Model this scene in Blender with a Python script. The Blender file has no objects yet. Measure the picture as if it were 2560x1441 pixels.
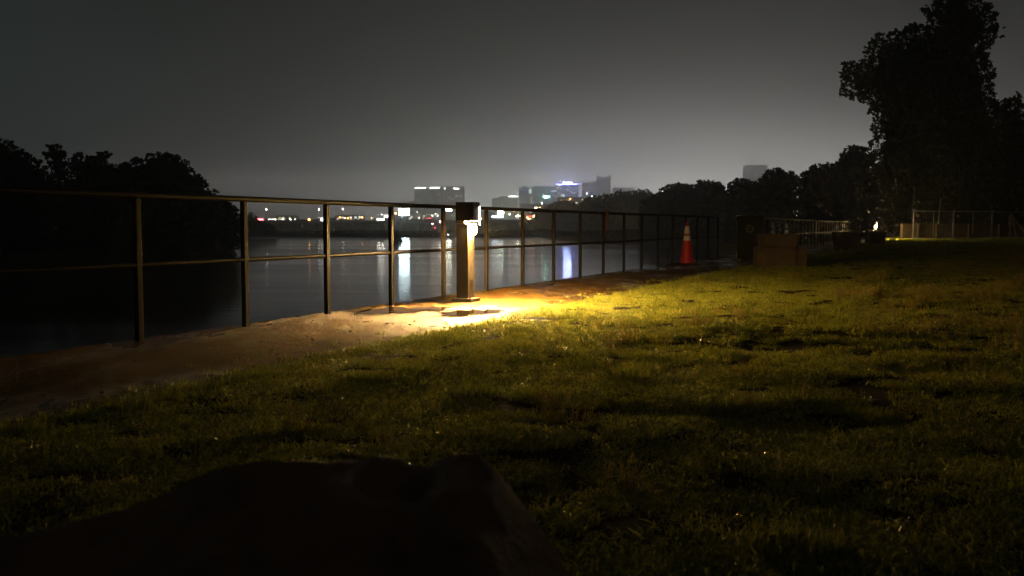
import bpy, bmesh, math, random
import numpy as np
from mathutils import Vector, Matrix

random.seed(11)
rng = np.random.default_rng(11)
R = math.radians
scene = bpy.context.scene
col = scene.collection

# ------------------------------------------------------------------ camera
F = 2489.0
PITCH = math.atan(155.0 / F)
EYE = 0.85
cd = bpy.data.cameras.new('camera')
cam = bpy.data.objects.new('camera', cd)
col.objects.link(cam)
cam.location = (0, 0, EYE)
cam.rotation_euler = (R(90) - PITCH, 0, 0)
cd.sensor_width = 36.0
cd.lens = F / 2560 * 36
cd.clip_start = 0.05
cd.clip_end = 6000
cd.dof.use_dof = True
cd.dof.focus_distance = 10.5
cd.dof.aperture_fstop = 5.6
scene.camera = cam

# ------------------------------------------------------------------ render
scene.render.engine = 'CYCLES'
cy = scene.cycles
cy.use_denoising = True
cy.max_bounces = 5
cy.diffuse_bounces = 2
cy.glossy_bounces = 3
cy.transmission_bounces = 4
cy.transparent_max_bounces = 6
cy.volume_bounces = 1
cy.sample_clamp_direct = 0
cy.sample_clamp_indirect = 3
cy.use_light_tree = True
cy.caustics_reflective = False
cy.caustics_refractive = False
vs = scene.view_settings
vs.view_transform = 'Standard'
vs.look = 'None'
vs.exposure = 0
vs.gamma = 1
vs.use_curve_mapping = False

# ------------------------------------------------------------------ world: overcast night sky, city glow in low cloud
world = bpy.data.worlds.new('World')
scene.world = world
world.use_nodes = True
nt = world.node_tree
nt.nodes.clear()


def N(nt, t, **kw):
    n = nt.nodes.new(t)
    for k, v in kw.items():
        if k.startswith('i_'):
            n.inputs[k[2:]].default_value = v
        else:
            setattr(n, k, v)
    return n


def math_n(nt, op, a, b=None, clamp=False):
    n = nt.nodes.new('ShaderNodeMath')
    n.operation = op
    n.use_clamp = clamp
    for i, v in enumerate((a, b)):
        if v is None:
            continue
        if isinstance(v, (int, float)):
            n.inputs[i].default_value = v
        else:
            nt.links.new(v, n.inputs[i])
    return n.outputs[0]


def mixc(nt, fac, a, b, bt='MIX'):
    n = nt.nodes.new('ShaderNodeMix')
    n.data_type = 'RGBA'
    n.blend_type = bt
    ins = {'f': n.inputs[0], 'a': n.inputs[6], 'b': n.inputs[7]}
    for k, v in (('f', fac), ('a', a), ('b', b)):
        if isinstance(v, (int, float)):
            ins[k].default_value = v
        elif isinstance(v, tuple):
            ins[k].default_value = (*v, 1) if len(v) == 3 else v
        else:
            nt.links.new(v, ins[k])
    return n.outputs[2]


tc = N(nt, 'ShaderNodeTexCoord')
sx = N(nt, 'ShaderNodeSeparateXYZ')
nt.links.new(tc.outputs['Generated'], sx.inputs[0])
zc = math_n(nt, 'MAXIMUM', sx.outputs[2], 0.0)
az = math_n(nt, 'ARCTAN2', sx.outputs[0], sx.outputs[1])
GLOW_AZ = R(10.0)


def expo(v, k):
    return math_n(nt, 'EXPONENT', math_n(nt, 'MULTIPLY', v, -k))


def gauss(c, w):
    d = math_n(nt, 'DIVIDE', math_n(nt, 'SUBTRACT', az, c), w)
    return math_n(nt, 'EXPONENT', math_n(nt, 'MULTIPLY', math_n(nt, 'MULTIPLY', d, d), -1.0))


noi = N(nt, 'ShaderNodeTexNoise', i_Scale=2.2, i_Detail=3.0, i_Roughness=0.5)
mp = N(nt, 'ShaderNodeMapping')
mp.inputs['Scale'].default_value = (1, 1, 3.5)
nt.links.new(tc.outputs['Generated'], mp.inputs[0])
nt.links.new(mp.outputs[0], noi.inputs[0])
cloud = math_n(nt, 'ADD', math_n(nt, 'MULTIPLY', noi.outputs[0], 0.9), 0.55)
g1 = math_n(nt, 'MULTIPLY', math_n(nt, 'MULTIPLY', expo(zc, 15.0), gauss(GLOW_AZ, R(32))), 0.065)
g2 = math_n(nt, 'MULTIPLY', math_n(nt, 'MULTIPLY', expo(zc, 38.0), gauss(R(11.0), R(12.5))), 13.0)
g3 = math_n(nt, 'MULTIPLY', expo(zc, 6.0), 0.010)
g4 = math_n(nt, 'MULTIPLY', math_n(nt, 'MULTIPLY', expo(zc, 6.0), gauss(R(-38), R(20))), 0.065)


def colour_times(c, f):
    return mixc(nt, 1.0, c, f, 'MULTIPLY')


def addc(a, b):
    return mixc(nt, 1.0, a, b, 'ADD')


skyc = addc(addc(colour_times((1.0, .93, .80), g1), colour_times((1.0, .965, .92), g2)),
            addc(addc(colour_times((.93, 1.0, .95), g3), colour_times((.62, .97, 1.0), g4)), (0.0062, 0.0070, 0.0060)))
skyc = colour_times(skyc, cloud)
# a trace of real night-side atmosphere on top of the city glow
nish = N(nt, 'ShaderNodeTexSky')
nish.sky_type = 'NISHITA'
nish.sun_disc = False
nish.sun_elevation = R(-4)
nish.sun_rotation = R(200)
nsk = mixc(nt, 1.0, nish.outputs[0], (0.02, 0.02, 0.02), 'MULTIPLY')
skyc = addc(skyc, nsk)
bg = N(nt, 'ShaderNodeBackground', i_Strength=1.0)
wo = N(nt, 'ShaderNodeOutputWorld')
nt.links.new(skyc, bg.inputs[0])
nt.links.new(bg.outputs[0], wo.inputs[0])
world.cycles.sampling_method = 'MANUAL'
world.cycles.sample_map_resolution = 512

# ------------------------------------------------------------------ helpers: geometry
cp, sp = math.cos(PITCH), math.sin(PITCH)


def ray(px, py):
    a, b = (px - 1280) / F, (720.5 - py) / F
    return Vector((a, cp + b * sp, -sp + b * cp))


def P(px, py, depth):            # point at real distance 'depth' ahead
    r = ray(px, py)
    return Vector((0, 0, EYE)) + r * (depth / r.y)


def G(px, py, z=0.0):            # point on level ground
    r = ray(px, py)
    return Vector((0, 0, EYE)) + r * ((z - EYE) / r.z)


D2 = Vector((0.394, 0.919)).normalized()      # along the railing
N2 = Vector((D2.y, -D2.x))                    # from the lake towards the lawn
RAIL0 = Vector((-2.745, 7.30))                # foot of the nearest post in view
RAILROT = -math.atan2(D2.x, D2.y)


def along(t, s, z=0.0):
    p = RAIL0 + D2 * t + N2 * s
    return Vector((p.x, p.y, z))


def ts(x, y):
    d = Vector((x, y)) - RAIL0
    return d.dot(D2), d.dot(N2)


def put(name, me, mat=None, parent=None, loc=None, rotz=None):
    o = bpy.data.objects.new(name, me)
    col.objects.link(o)
    if mat is not None and me is not None and not me.materials:
        me.materials.append(mat)
    if parent is not None:
        o.parent = parent
    if loc is not None:
        o.location = loc
    if rotz is not None:
        o.rotation_euler = (0, 0, rotz)
    return o


def tag(o, label=None, cat=None, group=None, kind=None):
    if label: o['label'] = label
    if cat: o['category'] = cat
    if group: o['group'] = group
    if kind: o['kind'] = kind
    return o


def empty(name, loc, rotz=0.0):
    o = bpy.data.objects.new(name, None)
    o.empty_display_size = 0.2
    col.objects.link(o)
    o.location = loc
    o.rotation_euler = (0, 0, rotz)
    return o


def copy_tree(o, parent=None):
    c = o.copy()
    col.objects.link(c)
    c.parent = parent
    for ch in [x for x in col.objects if x.parent == o]:
        copy_tree(ch, c)
    return c


def mesh_np(name, verts, faces, smooth=False):
    """verts (n,3); faces (m,k) of one k."""
    me = bpy.data.meshes.new(name)
    v = np.asarray(verts, dtype=np.float32)
    f = np.asarray(faces, dtype=np.int32)
    me.vertices.add(len(v))
    me.vertices.foreach_set('co', v.ravel())
    m, k = f.shape
    me.loops.add(m * k)
    me.loops.foreach_set('vertex_index', f.ravel())
    me.polygons.add(m)
    me.polygons.foreach_set('loop_start', np.arange(0, m * k, k, dtype=np.int32))
    me.polygons.foreach_set('use_smooth', np.full(m, smooth))
    me.update(calc_edges=True)
    return me


def bm_box(bm, x0, x1, y0, y1, z0, z1, bevel=0.0, taper=None):
    vs_ = []
    for z in (z0, z1):
        for (x, y) in ((x0, y0), (x1, y0), (x1, y1), (x0, y1)):
            if taper and z == z1:
                cx, cy_ = (x0 + x1) / 2, (y0 + y1) / 2
                x = cx + (x - cx) * taper[0]
                y = cy_ + (y - cy_) * taper[1]
            vs_.append(bm.verts.new((x, y, z)))
    a = vs_
    fs = [(a[3], a[2], a[1], a[0]), (a[4], a[5], a[6], a[7])]
    for i in range(4):
        j = (i + 1) % 4
        fs.append((a[i], a[j], a[4 + j], a[4 + i]))
    nf = [bm.faces.new(f) for f in fs]
    if bevel > 0:
        es = list({e for f in nf for e in f.edges})
        bmesh.ops.bevel(bm, geom=es, offset=bevel, segments=2, affect='EDGES', profile=0.6)


def box_me(name, x0, x1, y0, y1, z0, z1, bevel=0.0, taper=None):
    bm = bmesh.new()
    bm_box(bm, x0, x1, y0, y1, z0, z1, bevel, taper)
    me = bpy.data.meshes.new(name)
    bm.to_mesh(me)
    bm.free()
    return me


def bm_tube(bm, pts, rad, seg=10, caps=True):
    pts = [Vector(p) for p in pts]
    rads = rad if isinstance(rad, (list, tuple)) else [rad] * len(pts)
    rings = []
    for i, p in enumerate(pts):
        d = (pts[min(i + 1, len(pts) - 1)] - pts[max(i - 1, 0)]).normalized()
        up = Vector((0, 0, 1)) if abs(d.z) < 0.95 else Vector((1, 0, 0))
        a = d.cross(up).normalized()
        b = d.cross(a).normalized()
        rings.append([bm.verts.new(p + (a * math.cos(q) + b * math.sin(q)) * rads[i])
                      for q in [2 * math.pi * k / seg for k in range(seg)]])
    for r0, r1 in zip(rings, rings[1:]):
        for k in range(seg):
            f = bm.faces.new((r0[k], r0[(k + 1) % seg], r1[(k + 1) % seg], r1[k]))
            f.smooth = True
    if caps:
        bm.faces.new(rings[0])
        bm.faces.new(list(reversed(rings[-1])))


def tube_me(name, pts, rad, seg=10):
    bm = bmesh.new()
    bm_tube(bm, pts, rad, seg)
    bmesh.ops.recalc_face_normals(bm, faces=bm.faces)
    me = bpy.data.meshes.new(name)
    bm.to_mesh(me)
    bm.free()
    return me


def lathe_me(name, prof, seg=24, noise=0):
    bm = bmesh.new()
    rings = []
    for r, z in prof:
        rings.append([bm.verts.new((max(r, 1e-4) * math.cos(2 * math.pi * k / seg), max(r, 1e-4) * math.sin(2 * math.pi * k / seg), z)) for k in range(seg)])
    for a, b in zip(rings, rings[1:]):
        for k in range(seg):
            f = bm.faces.new((a[k], a[(k + 1) % seg], b[(k + 1) % seg], b[k]))
            f.smooth = True
    bm.faces.new(list(reversed(rings[0])))
    bm.faces.new(rings[-1])
    me = bpy.data.meshes.new(name)
    bm.to_mesh(me)
    bm.free()
    return me


def vnoise(x, y, seed=0):
    """smooth value noise, numpy."""
    x = np.asarray(x, float); y = np.asarray(y, float)
    xi = np.floor(x).astype(np.int64); yi = np.floor(y).astype(np.int64)
    xf = x - xi; yf = y - yi

    def h(a, b):
        n = (a * 374761393 + b * 668265263 + seed * 1442695041) & 0xffffffff
        n = ((n ^ (n >> 13)) * 1274126177) & 0xffffffff
        return ((n ^ (n >> 16)) & 0xffff) / 65535.0
    u = xf * xf * (3 - 2 * xf); v = yf * yf * (3 - 2 * yf)
    return (h(xi, yi) * (1 - u) + h(xi + 1, yi) * u) * (1 - v) + (h(xi, yi + 1) * (1 - u) + h(xi + 1, yi + 1) * u) * v


# ------------------------------------------------------------------ helpers: materials
def new_mat(name):
    m = bpy.data.materials.new(name)
    m.use_nodes = True
    t = m.node_tree
    t.nodes.clear()
    out = t.nodes.new('ShaderNodeOutputMaterial')
    b = t.nodes.new('ShaderNodeBsdfPrincipled')
    t.links.new(b.outputs[0], out.inputs[0])
    return m, t, b, out


def surf(name, c1, c2=None, rough=0.6, scale=6.0, bump=0.0, bscale=None, metal=0.0, detail=6, spec=0.5, rough2=None, coord='Object', stretch=None):
    m, t, b, out = new_mat(name)
    c2 = c2 or tuple(x * 0.6 for x in c1)
    tcn = N(t, 'ShaderNodeTexCoord')
    src = tcn.outputs[coord]
    if stretch:
        mpn = N(t, 'ShaderNodeMapping')
        mpn.inputs['Scale'].default_value = stretch
        t.links.new(src, mpn.inputs[0])
        src = mpn.outputs[0]
    n1 = N(t, 'ShaderNodeTexNoise', i_Scale=scale, i_Detail=detail, i_Roughness=0.6)
    t.links.new(src, n1.inputs[0])
    rmp = N(t, 'ShaderNodeMapRange')
    rmp.inputs[1].default_value = 0.32
    rmp.inputs[2].default_value = 0.68
    t.links.new(n1.outputs[0], rmp.inputs[0])
    cc = mixc(t, rmp.outputs[0], c2, c1)
    t.links.new(cc, b.inputs['Base Color'])
    b.inputs['Metallic'].default_value = metal
    b.inputs['Specular IOR Level'].default_value = spec
    if rough2 is not None:
        r2 = N(t, 'ShaderNodeMapRange')
        r2.inputs[3].default_value = rough2
        r2.inputs[4].default_value = rough
        t.links.new(rmp.outputs[0], r2.inputs[0])
        t.links.new(r2.outputs[0], b.inputs['Roughness'])
    else:
        b.inputs['Roughness'].default_value = rough
    if bump > 0:
        n2 = N(t, 'ShaderNodeTexNoise', i_Scale=bscale or scale * 4, i_Detail=5.0, i_Roughness=0.65)
        t.links.new(src, n2.inputs[0])
        bp = N(t, 'ShaderNodeBump', i_Strength=bump, i_Distance=0.02)
        t.links.new(n2.outputs[0], bp.inputs['Height'])
        t.links.new(bp.outputs[0], b.inputs['Normal'])
    return m


def emit(name, c, strength, mis=True):
    m = bpy.data.materials.new(name)
    m.use_nodes = True
    t = m.node_tree
    t.nodes.clear()
    out = t.nodes.new('ShaderNodeOutputMaterial')
    e = N(t, 'ShaderNodeEmission', i_Strength=strength)
    e.inputs[0].default_value = (*c, 1)
    t.links.new(e.outputs[0], out.inputs[0])
    m.cycles.emission_sampling = 'AUTO' if mis else 'NONE'
    return m


M_steel = surf('bronze_painted_steel', (.016, .012, .008), (.009, .007, .005), rough=.55, rough2=.4, scale=9, bump=.12, bscale=60, metal=.0, spec=.09)
M_bollard = surf('bronze_bollard_metal', (.055, .042, .03), (.035, .027, .02), rough=.42, rough2=.3, scale=7, bump=.05, bscale=50, metal=.3)
M_conc = surf('weathered_concrete', (.11, .082, .05), (.045, .032, .02), rough=.9, scale=3.2, bump=.5, bscale=25)
M_wall = surf('pale_wall_concrete', (.26, .19, .11), (.10, .075, .045), rough=.85, scale=1.1, bump=.5, bscale=20)
M_conc_dark = surf('dark_concrete', (.16, .14, .12), (.07, .06, .05), rough=.85, scale=2.5, bump=.5, bscale=20)
M_galv = surf('galvanised_tube', (.42, .43, .44), (.28, .29, .30), rough=.4, scale=20, metal=.7)
M_bark = surf('bark', (.055, .045, .035), (.02, .017, .013), rough=.9, scale=3, bump=.8, bscale=9, stretch=(1, 1, .25))
M_tower = surf('tower_facade', (.10, .10, .10), (.06, .06, .06), rough=.6, scale=.02)
M_bridge = surf('bridge_concrete', (.22, .21, .19), (.13, .12, .11), rough=.85, scale=.15)
M_land = surf('dark_bank_soil', (.035, .035, .022), (.015, .016, .01), rough=.95, scale=.3, bump=.4, bscale=1.0)


def leaf_mat(name, c1, c2, wet=0.45, transl=0.3):
    m = bpy.data.materials.new(name)
    m.use_nodes = True
    t = m.node_tree
    t.nodes.clear()
    out = t.nodes.new('ShaderNodeOutputMaterial')
    b = N(t, 'ShaderNodeBsdfPrincipled', i_Roughness=wet)
    tr = N(t, 'ShaderNodeBsdfTranslucent')
    mx = N(t, 'ShaderNodeMixShader')
    mx.inputs[0].default_value = transl
    at = N(t, 'ShaderNodeAttribute')
    at.attribute_name = 'tint'
    oi = N(t, 'ShaderNodeObjectInfo')
    f = math_n(t, 'ADD', math_n(t, 'MULTIPLY', at.outputs['Fac'], .75), math_n(t, 'MULTIPLY', oi.outputs['Random'], .25))
    c = mixc(t, f, c1, c2)
    t.links.new(c, b.inputs['Base Color'])
    t.links.new(c, tr.inputs[0])
    t.links.new(b.outputs[0], mx.inputs[1])
    t.links.new(tr.outputs[0], mx.inputs[2])
    t.links.new(mx.outputs[0], out.inputs[0])
    return m


M_leaf = leaf_mat('tree_leaves', (.014, .026, .008), (.035, .048, .014), .5, .25)
M_leaf_far = leaf_mat('bank_foliage', (.010, .014, .008), (.022, .028, .013), .8, .15)
M_grass = leaf_mat('wet_grass', (.038, .098, .008), (.52, .50, .06), .38, .48)
M_dry = leaf_mat('dry_seeding_grass', (.16, .15, .025), (.34, .25, .06), .5, .4)

# ------------------------------------------------------------------ setting: lawn
EDGE = 1.86           # lawn starts this far from the railing


def edge_wobble(t):
    return 0.05 * (vnoise(t * 1.7, 0 * t, 3) - .5) + 0.09 * (vnoise(t * .45, 0 * t, 5) - .5)


def lawn_h(t, s):
    """height of the lawn at distance t along and s off the railing."""
    e = np.clip((s - EDGE) / 0.9, 0, 1)
    h = 0.030 * e
    h = h + e * (0.090 * (vnoise(t * .8, s * .8, 1) - .5) + 0.050 * (vnoise(t * 2.3, s * 2.3, 2) - .5))
    h = h + np.clip((s - 4) / 30, 0, 1) * 0.10 * (vnoise(t * .15, s * .15, 8))
    return h


ta = np.concatenate([np.arange(-11, 22, .11), np.linspace(22, 75, 150), np.linspace(77, 200, 40)])
sa = np.concatenate([np.linspace(0, 1, 60) ** 1.0 * 8, np.linspace(8.13, 24, 90), np.linspace(25, 150, 60)])
T, S = np.meshgrid(ta, sa, indexing='ij')
S2 = S + EDGE + edge_wobble(T) * np.clip(1 - S / 1.0, 0, 1)
Hh = lawn_h(T, S2)
X = RAIL0.x + D2.x * T + N2.x * S2
Y = RAIL0.y + D2.y * T + N2.y * S2
nT, nS = T.shape
idx = np.arange(nT * nS).reshape(nT, nS)
faces = np.stack([idx[:-1, :-1], idx[:-1, 1:], idx[1:, 1:], idx[1:, :-1]], -1).reshape(-1, 4)
faces = faces[:, ::-1]
me = mesh_np('lawn_ground', np.stack([X, Y, Hh], -1).reshape(-1, 3), faces, True)
M_soil = surf('turf_soil', (.045, .040, .012), (.022, .018, .007), rough=1.0, scale=5, bump=1.0, bscale=70, spec=.1)
lawn = put('lawn', me, M_soil)
tag(lawn, kind='structure')

# ------------------------------------------------------------------ setting: walkway with retaining wall
m, t, b, out = new_mat('muddy_concrete_path')
tcn = N(t, 'ShaderNodeTexCoord')
n1 = N(t, 'ShaderNodeTexNoise', i_Scale=1.1, i_Detail=7.0, i_Roughness=.62)
n2 = N(t, 'ShaderNodeTexNoise', i_Scale=24.0, i_Detail=6.0, i_Roughness=.7)
n3 = N(t, 'ShaderNodeTexNoise', i_Scale=.7, i_Detail=4.0, i_Roughness=.6)
n4 = N(t, 'ShaderNodeTexNoise', i_Scale=95.0, i_Detail=3.0, i_Roughness=.6)
mpg = N(t, 'ShaderNodeMapping')
mpg.inputs['Rotation'].default_value = (0, 0, RAILROT * -1)
mpg.inputs['Scale'].default_value = (1.6, .55, 1)
t.links.new(tcn.outputs['Object'], mpg.inputs[0])
for n in (n1, n3):
    t.links.new(mpg.outputs[0], n.inputs[0])
for n in (n2, n4):
    t.links.new(tcn.outputs['Object'], n.inputs[0])
ramp = N(t, 'ShaderNodeMapRange')
ramp.inputs[1].default_value = .35
ramp.inputs[2].default_value = .65
t.links.new(n1.outputs[0], ramp.inputs[0])
cc = mixc(t, ramp.outputs[0], (.060, .030, .003), (.165, .085, .007))
cc = mixc(t, math_n(t, 'MULTIPLY', math_n(t, 'SUBTRACT', n2.outputs[0], .3), 2.2, True), cc, (.04, .022, .008))
t.links.new(cc, b.inputs['Base Color'])
wet = N(t, 'ShaderNodeMapRange')
wet.inputs[1].default_value = .42
wet.inputs[2].default_value = .58
wet.inputs[3].default_value = .24
wet.inputs[4].default_value = .8
t.links.new(n3.outputs[0], wet.inputs[0])
def near(cx_, cy_, ra, rb, rot):
    mpp = N(t, 'ShaderNodeMapping')
    mpp.vector_type = 'TEXTURE'
    mpp.inputs['Location'].default_value = (cx_, cy_, 0)
    mpp.inputs['Rotation'].default_value = (0, 0, rot)
    mpp.inputs['Scale'].default_value = (ra, rb, 10)
    t.links.new(tcn.outputs['Object'], mpp.inputs[0])
    ln = N(t, 'ShaderNodeVectorMath')
    ln.operation = 'LENGTH'
    t.links.new(mpp.outputs[0], ln.inputs[0])
    d = math_n(t, 'ADD', ln.outputs['Value'], math_n(t, 'MULTIPLY', math_n(t, 'SUBTRACT', n5.outputs[0], .5), 2.2))
    return math_n(t, 'MULTIPLY', math_n(t, 'SUBTRACT', 1.15, d), 4.0, True)


n5 = N(t, 'ShaderNodeTexNoise', i_Scale=5.5, i_Detail=8.0, i_Roughness=.72)
t.links.new(mpg.outputs[0], n5.inputs[0])
film = math_n(t, 'MAXIMUM', near(-.42, 9.45, .75, .95, -.40), near(-1.15, 9.5, .75, .6, -.40))
rgh = math_n(t, 'ADD', math_n(t, 'MULTIPLY', wet.outputs[0], math_n(t, 'SUBTRACT', 1.0, film)), math_n(t, 'MULTIPLY', film, .36))
t.links.new(rgh, b.inputs['Roughness'])
t.links.new(math_n(t, 'ADD', .12, math_n(t, 'MULTIPLY', film, .6)), b.inputs['Specular IOR Level'])
cc = mixc(t, math_n(t, 'MULTIPLY', math_n(t, 'SUBTRACT', n5.outputs[0], .50), 5.0, True), cc, (.05, .026, .008))
t.links.new(cc, b.inputs['Base Color'])
hs = math_n(t, 'ADD', math_n(t, 'MULTIPLY', n2.outputs[0], 1.0), math_n(t, 'MULTIPLY', n4.outputs[0], .35))
bp = N(t, 'ShaderNodeBump', i_Strength=.9, i_Distance=0.05)
t.links.new(hs, bp.inputs['Height'])
t.links.new(bp.outputs[0], b.inputs['Normal'])
M_path = m

tb = np.concatenate([np.arange(-10, 16, .04), np.linspace(16.1, 110, 260)])
sb = np.linspace(-.16, 2.2, 60)
T, S = np.meshgrid(tb, sb, indexing='ij')
Z = .012 * (vnoise(T * .9, S * 2.1, 21) - .5) + .006 * (vnoise(T * 4, S * 5, 22) - .5)
Z += .009 * (vnoise(T * 8, S * 9, 23) - .5) * np.clip(vnoise(T * 1.1, S * 1.5, 26) * 2.2 - .5, 0.1, 1) + .005 * (vnoise(T * 19, S * 21, 24) - .5)
Z *= np.clip((S + .16) / .3, 0, 1)
Z -= .03 * np.clip((S - 1.9) / .2, 0, 1)
X = RAIL0.x + D2.x * T + N2.x * S
Y = RAIL0.y + D2.y * T + N2.y * S
nT, nS = T.shape
idx = np.arange(nT * nS).reshape(nT, nS)
faces = np.stack([idx[:-1, :-1], idx[1:, :-1], idx[1:, 1:], idx[:-1, 1:]], -1).reshape(-1, 4)
V = np.stack([X, Y, Z], -1).reshape(-1, 3)
# retaining wall face down to the lake
e = idx[:, 0]
low = V[e].copy(); low[:, 2] = -3.2
base = len(V)
V2 = np.concatenate([V, low])
wf = np.stack([e[:-1], base + np.arange(nT - 1), base + np.arange(1, nT), e[1:]], -1)
me = mesh_np('walkway', V2, np.concatenate([faces, wf]), True)
walk = put('walkway', me, M_path)
tag(walk, kind='structure')

# ------------------------------------------------------------------ setting: lake
WZ = -2.65
m, t, b, out = new_mat('lake_water')
b.inputs['Base Color'].default_value = (.006, .009, .009, 1)
b.inputs['IOR'].default_value = 1.333
b.inputs['Specular IOR Level'].default_value = .25
tcn = N(t, 'ShaderNodeTexCoord')
mpw = N(t, 'ShaderNodeMapping')
mpw.inputs['Scale'].default_value = (.012, .06, 1)
t.links.new(tcn.outputs['Object'], mpw.inputs[0])
nb = N(t, 'ShaderNodeTexNoise', i_Scale=1.0, i_Detail=4.0, i_Roughness=.6)
t.links.new(mpw.outputs[0], nb.inputs[0])
wr = N(t, 'ShaderNodeMapRange')
wr.inputs[1].default_value = .42
wr.inputs[2].default_value = .62
wr.inputs[3].default_value = .09
wr.inputs[4].default_value = .17
t.links.new(nb.outputs[0], wr.inputs[0])
t.links.new(wr.outputs[0], b.inputs['Roughness'])
mpw2 = N(t, 'ShaderNodeMapping')
mpw2.inputs['Scale'].default_value = (.25, 1.4, 1)
t.links.new(tcn.outputs['Object'], mpw2.inputs[0])
nw = N(t, 'ShaderNodeTexNoise', i_Scale=1.0, i_Detail=3.0, i_Roughness=.55)
t.links.new(mpw2.outputs[0], nw.inputs[0])
bp = N(t, 'ShaderNodeBump', i_Strength=.05, i_Distance=.25)
t.links.new(nw.outputs[0], bp.inputs['Height'])
t.links.new(bp.outputs[0], b.inputs['Normal'])
M_water = m
me = mesh_np('water', [(-900, -60, WZ), (300, -60, WZ), (300, 700, WZ), (-900, 700, WZ)], [(0, 1, 2, 3)])
tag(put('water', me, M_water), kind='structure')
me = mesh_np('ground', [(-2050, -80, -3.3), (2050, -80, -3.3), (2050, 3450, -3.3), (-2050, 3450, -3.3)], [(0, 1, 2, 3)])
tag(put('ground', me, M_land), kind='structure')


def land(name, outline, ztop, slope=3.0):
    """bank with a sloping rim down into the water."""
    bm = bmesh.new()
    n = len(outline)
    cx = sum(p[0] for p in outline) / n
    cyy = sum(p[1] for p in outline) / n
    rim0, rim1 = [], []
    for (x, y) in outline:
        d = Vector((cx - x, cyy - y)).normalized()
        rim0.append(bm.verts.new((x, y, -3.25)))
        rim1.append(bm.verts.new((x + d.x * slope, y + d.y * slope, ztop)))
    for i in range(n):
        j = (i + 1) % n
        bm.faces.new((rim0[i], rim0[j], rim1[j], rim1[i]))
    bm.faces.new(rim1)
    bmesh.ops.recalc_face_normals(bm, faces=bm.faces)
    me = bpy.data.meshes.new(name)
    bm.to_mesh(me)
    bm.free()
    o = put(name, me, M_land)
    tag(o, kind='structure')
    return o


land('left_bank', [(-200, 96), (-60, 96), (-31, 97), (-28.5, 104), (-33, 122), (-46, 158), (-62, 220), (-80, 290), (-95, 330), (-200, 340)], -2.0)
land('far_bank', [(-1600, 340), (-90, 322), (6, 322), (60, 310), (1600, 330), (1600, 3400), (-1600, 3400)], -1.7)
land('right_bank', [(8, 322), (10, 250), (25.5, 207), (27, 170), (29, 130), (46, 112), (60, 95), (300, 90), (300, 330)], -1.6, 2.5)
for nm, (px, py, dx, dy) in {'islet': (990, 606, 1.3, 3.0)}.items():
    p = G(px, py, WZ)
    pts = [(p.x + dx * math.cos(a) * (1 + .2 * math.sin(3 * a)), p.y + dy + dy * math.sin(a)) for a in [2 * math.pi * k / 14 for k in range(14)]]
    land(nm, pts, -2.35, .6)

# ------------------------------------------------------------------ foliage builder
def leaf_mesh(name, C, size, tint=None, flat=0.0, lobes=False):
    n = len(C)
    th = rng.uniform(0, 2 * math.pi, n)
    ph = np.arccos(rng.uniform(-1, 1, n)) * (1 - flat)
    nrm = np.stack([np.sin(ph) * np.cos(th), np.sin(ph) * np.sin(th), np.cos(ph)], -1)
    ref = np.where(np.abs(nrm[:, 2:3]) < .9, np.array([[0, 0, 1.]]), np.array([[1., 0, 0]]))
    a = np.cross(nrm, ref); a /= np.linalg.norm(a, axis=1, keepdims=True)
    b_ = np.cross(nrm, a)
    rot = rng.uniform(0, 2 * math.pi, n)[:, None]
    u = a * np.cos(rot) + b_ * np.sin(rot)
    v = -a * np.sin(rot) + b_ * np.cos(rot)
    s = (size * rng.uniform(.6, 1.3, n))[:, None]
    bend = nrm * s * .18
    q = np.stack([C - u * s * .5, C - v * s * .36 + bend, C + u * s * .55, C + v * s * .36 + bend], 1)
    me = mesh_np(name, q.reshape(-1, 3), np.arange(n * 4).reshape(n, 4))
    if tint is None:
        tint = rng.uniform(0, 1, n)
    at = me.attributes.new('tint', 'FLOAT', 'POINT')
    at.data.foreach_set('value', np.repeat(tint, 4).astype(np.float32))
    return me


def in_poly(px, py, poly):
    inside = np.zeros(len(px), bool)
    n = len(poly)
    for i in range(n):
        x0, y0 = poly[i]; x1, y1 = poly[(i + 1) % n]
        c = ((y0 > py) != (y1 > py)) & (px < (x1 - x0) * (py - y0) / (y1 - y0 + 1e-12) + x0)
        inside ^= c
    return inside


def dist_poly(px, py, poly):
    d = np.full(len(px), 1e9)
    n = len(poly)
    for i in range(n):
        x0, y0 = poly[i]; x1, y1 = poly[(i + 1) % n]
        L = (x1 - x0) ** 2 + (y1 - y0) ** 2 + 1e-12
        tt = np.clip(((px - x0) * (x1 - x0) + (py - y0) * (y1 - y0)) / L, 0, 1)
        d = np.minimum(d, np.hypot(px - x0 - tt * (x1 - x0), py - y0 - tt * (y1 - y0)))
    return d


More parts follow.
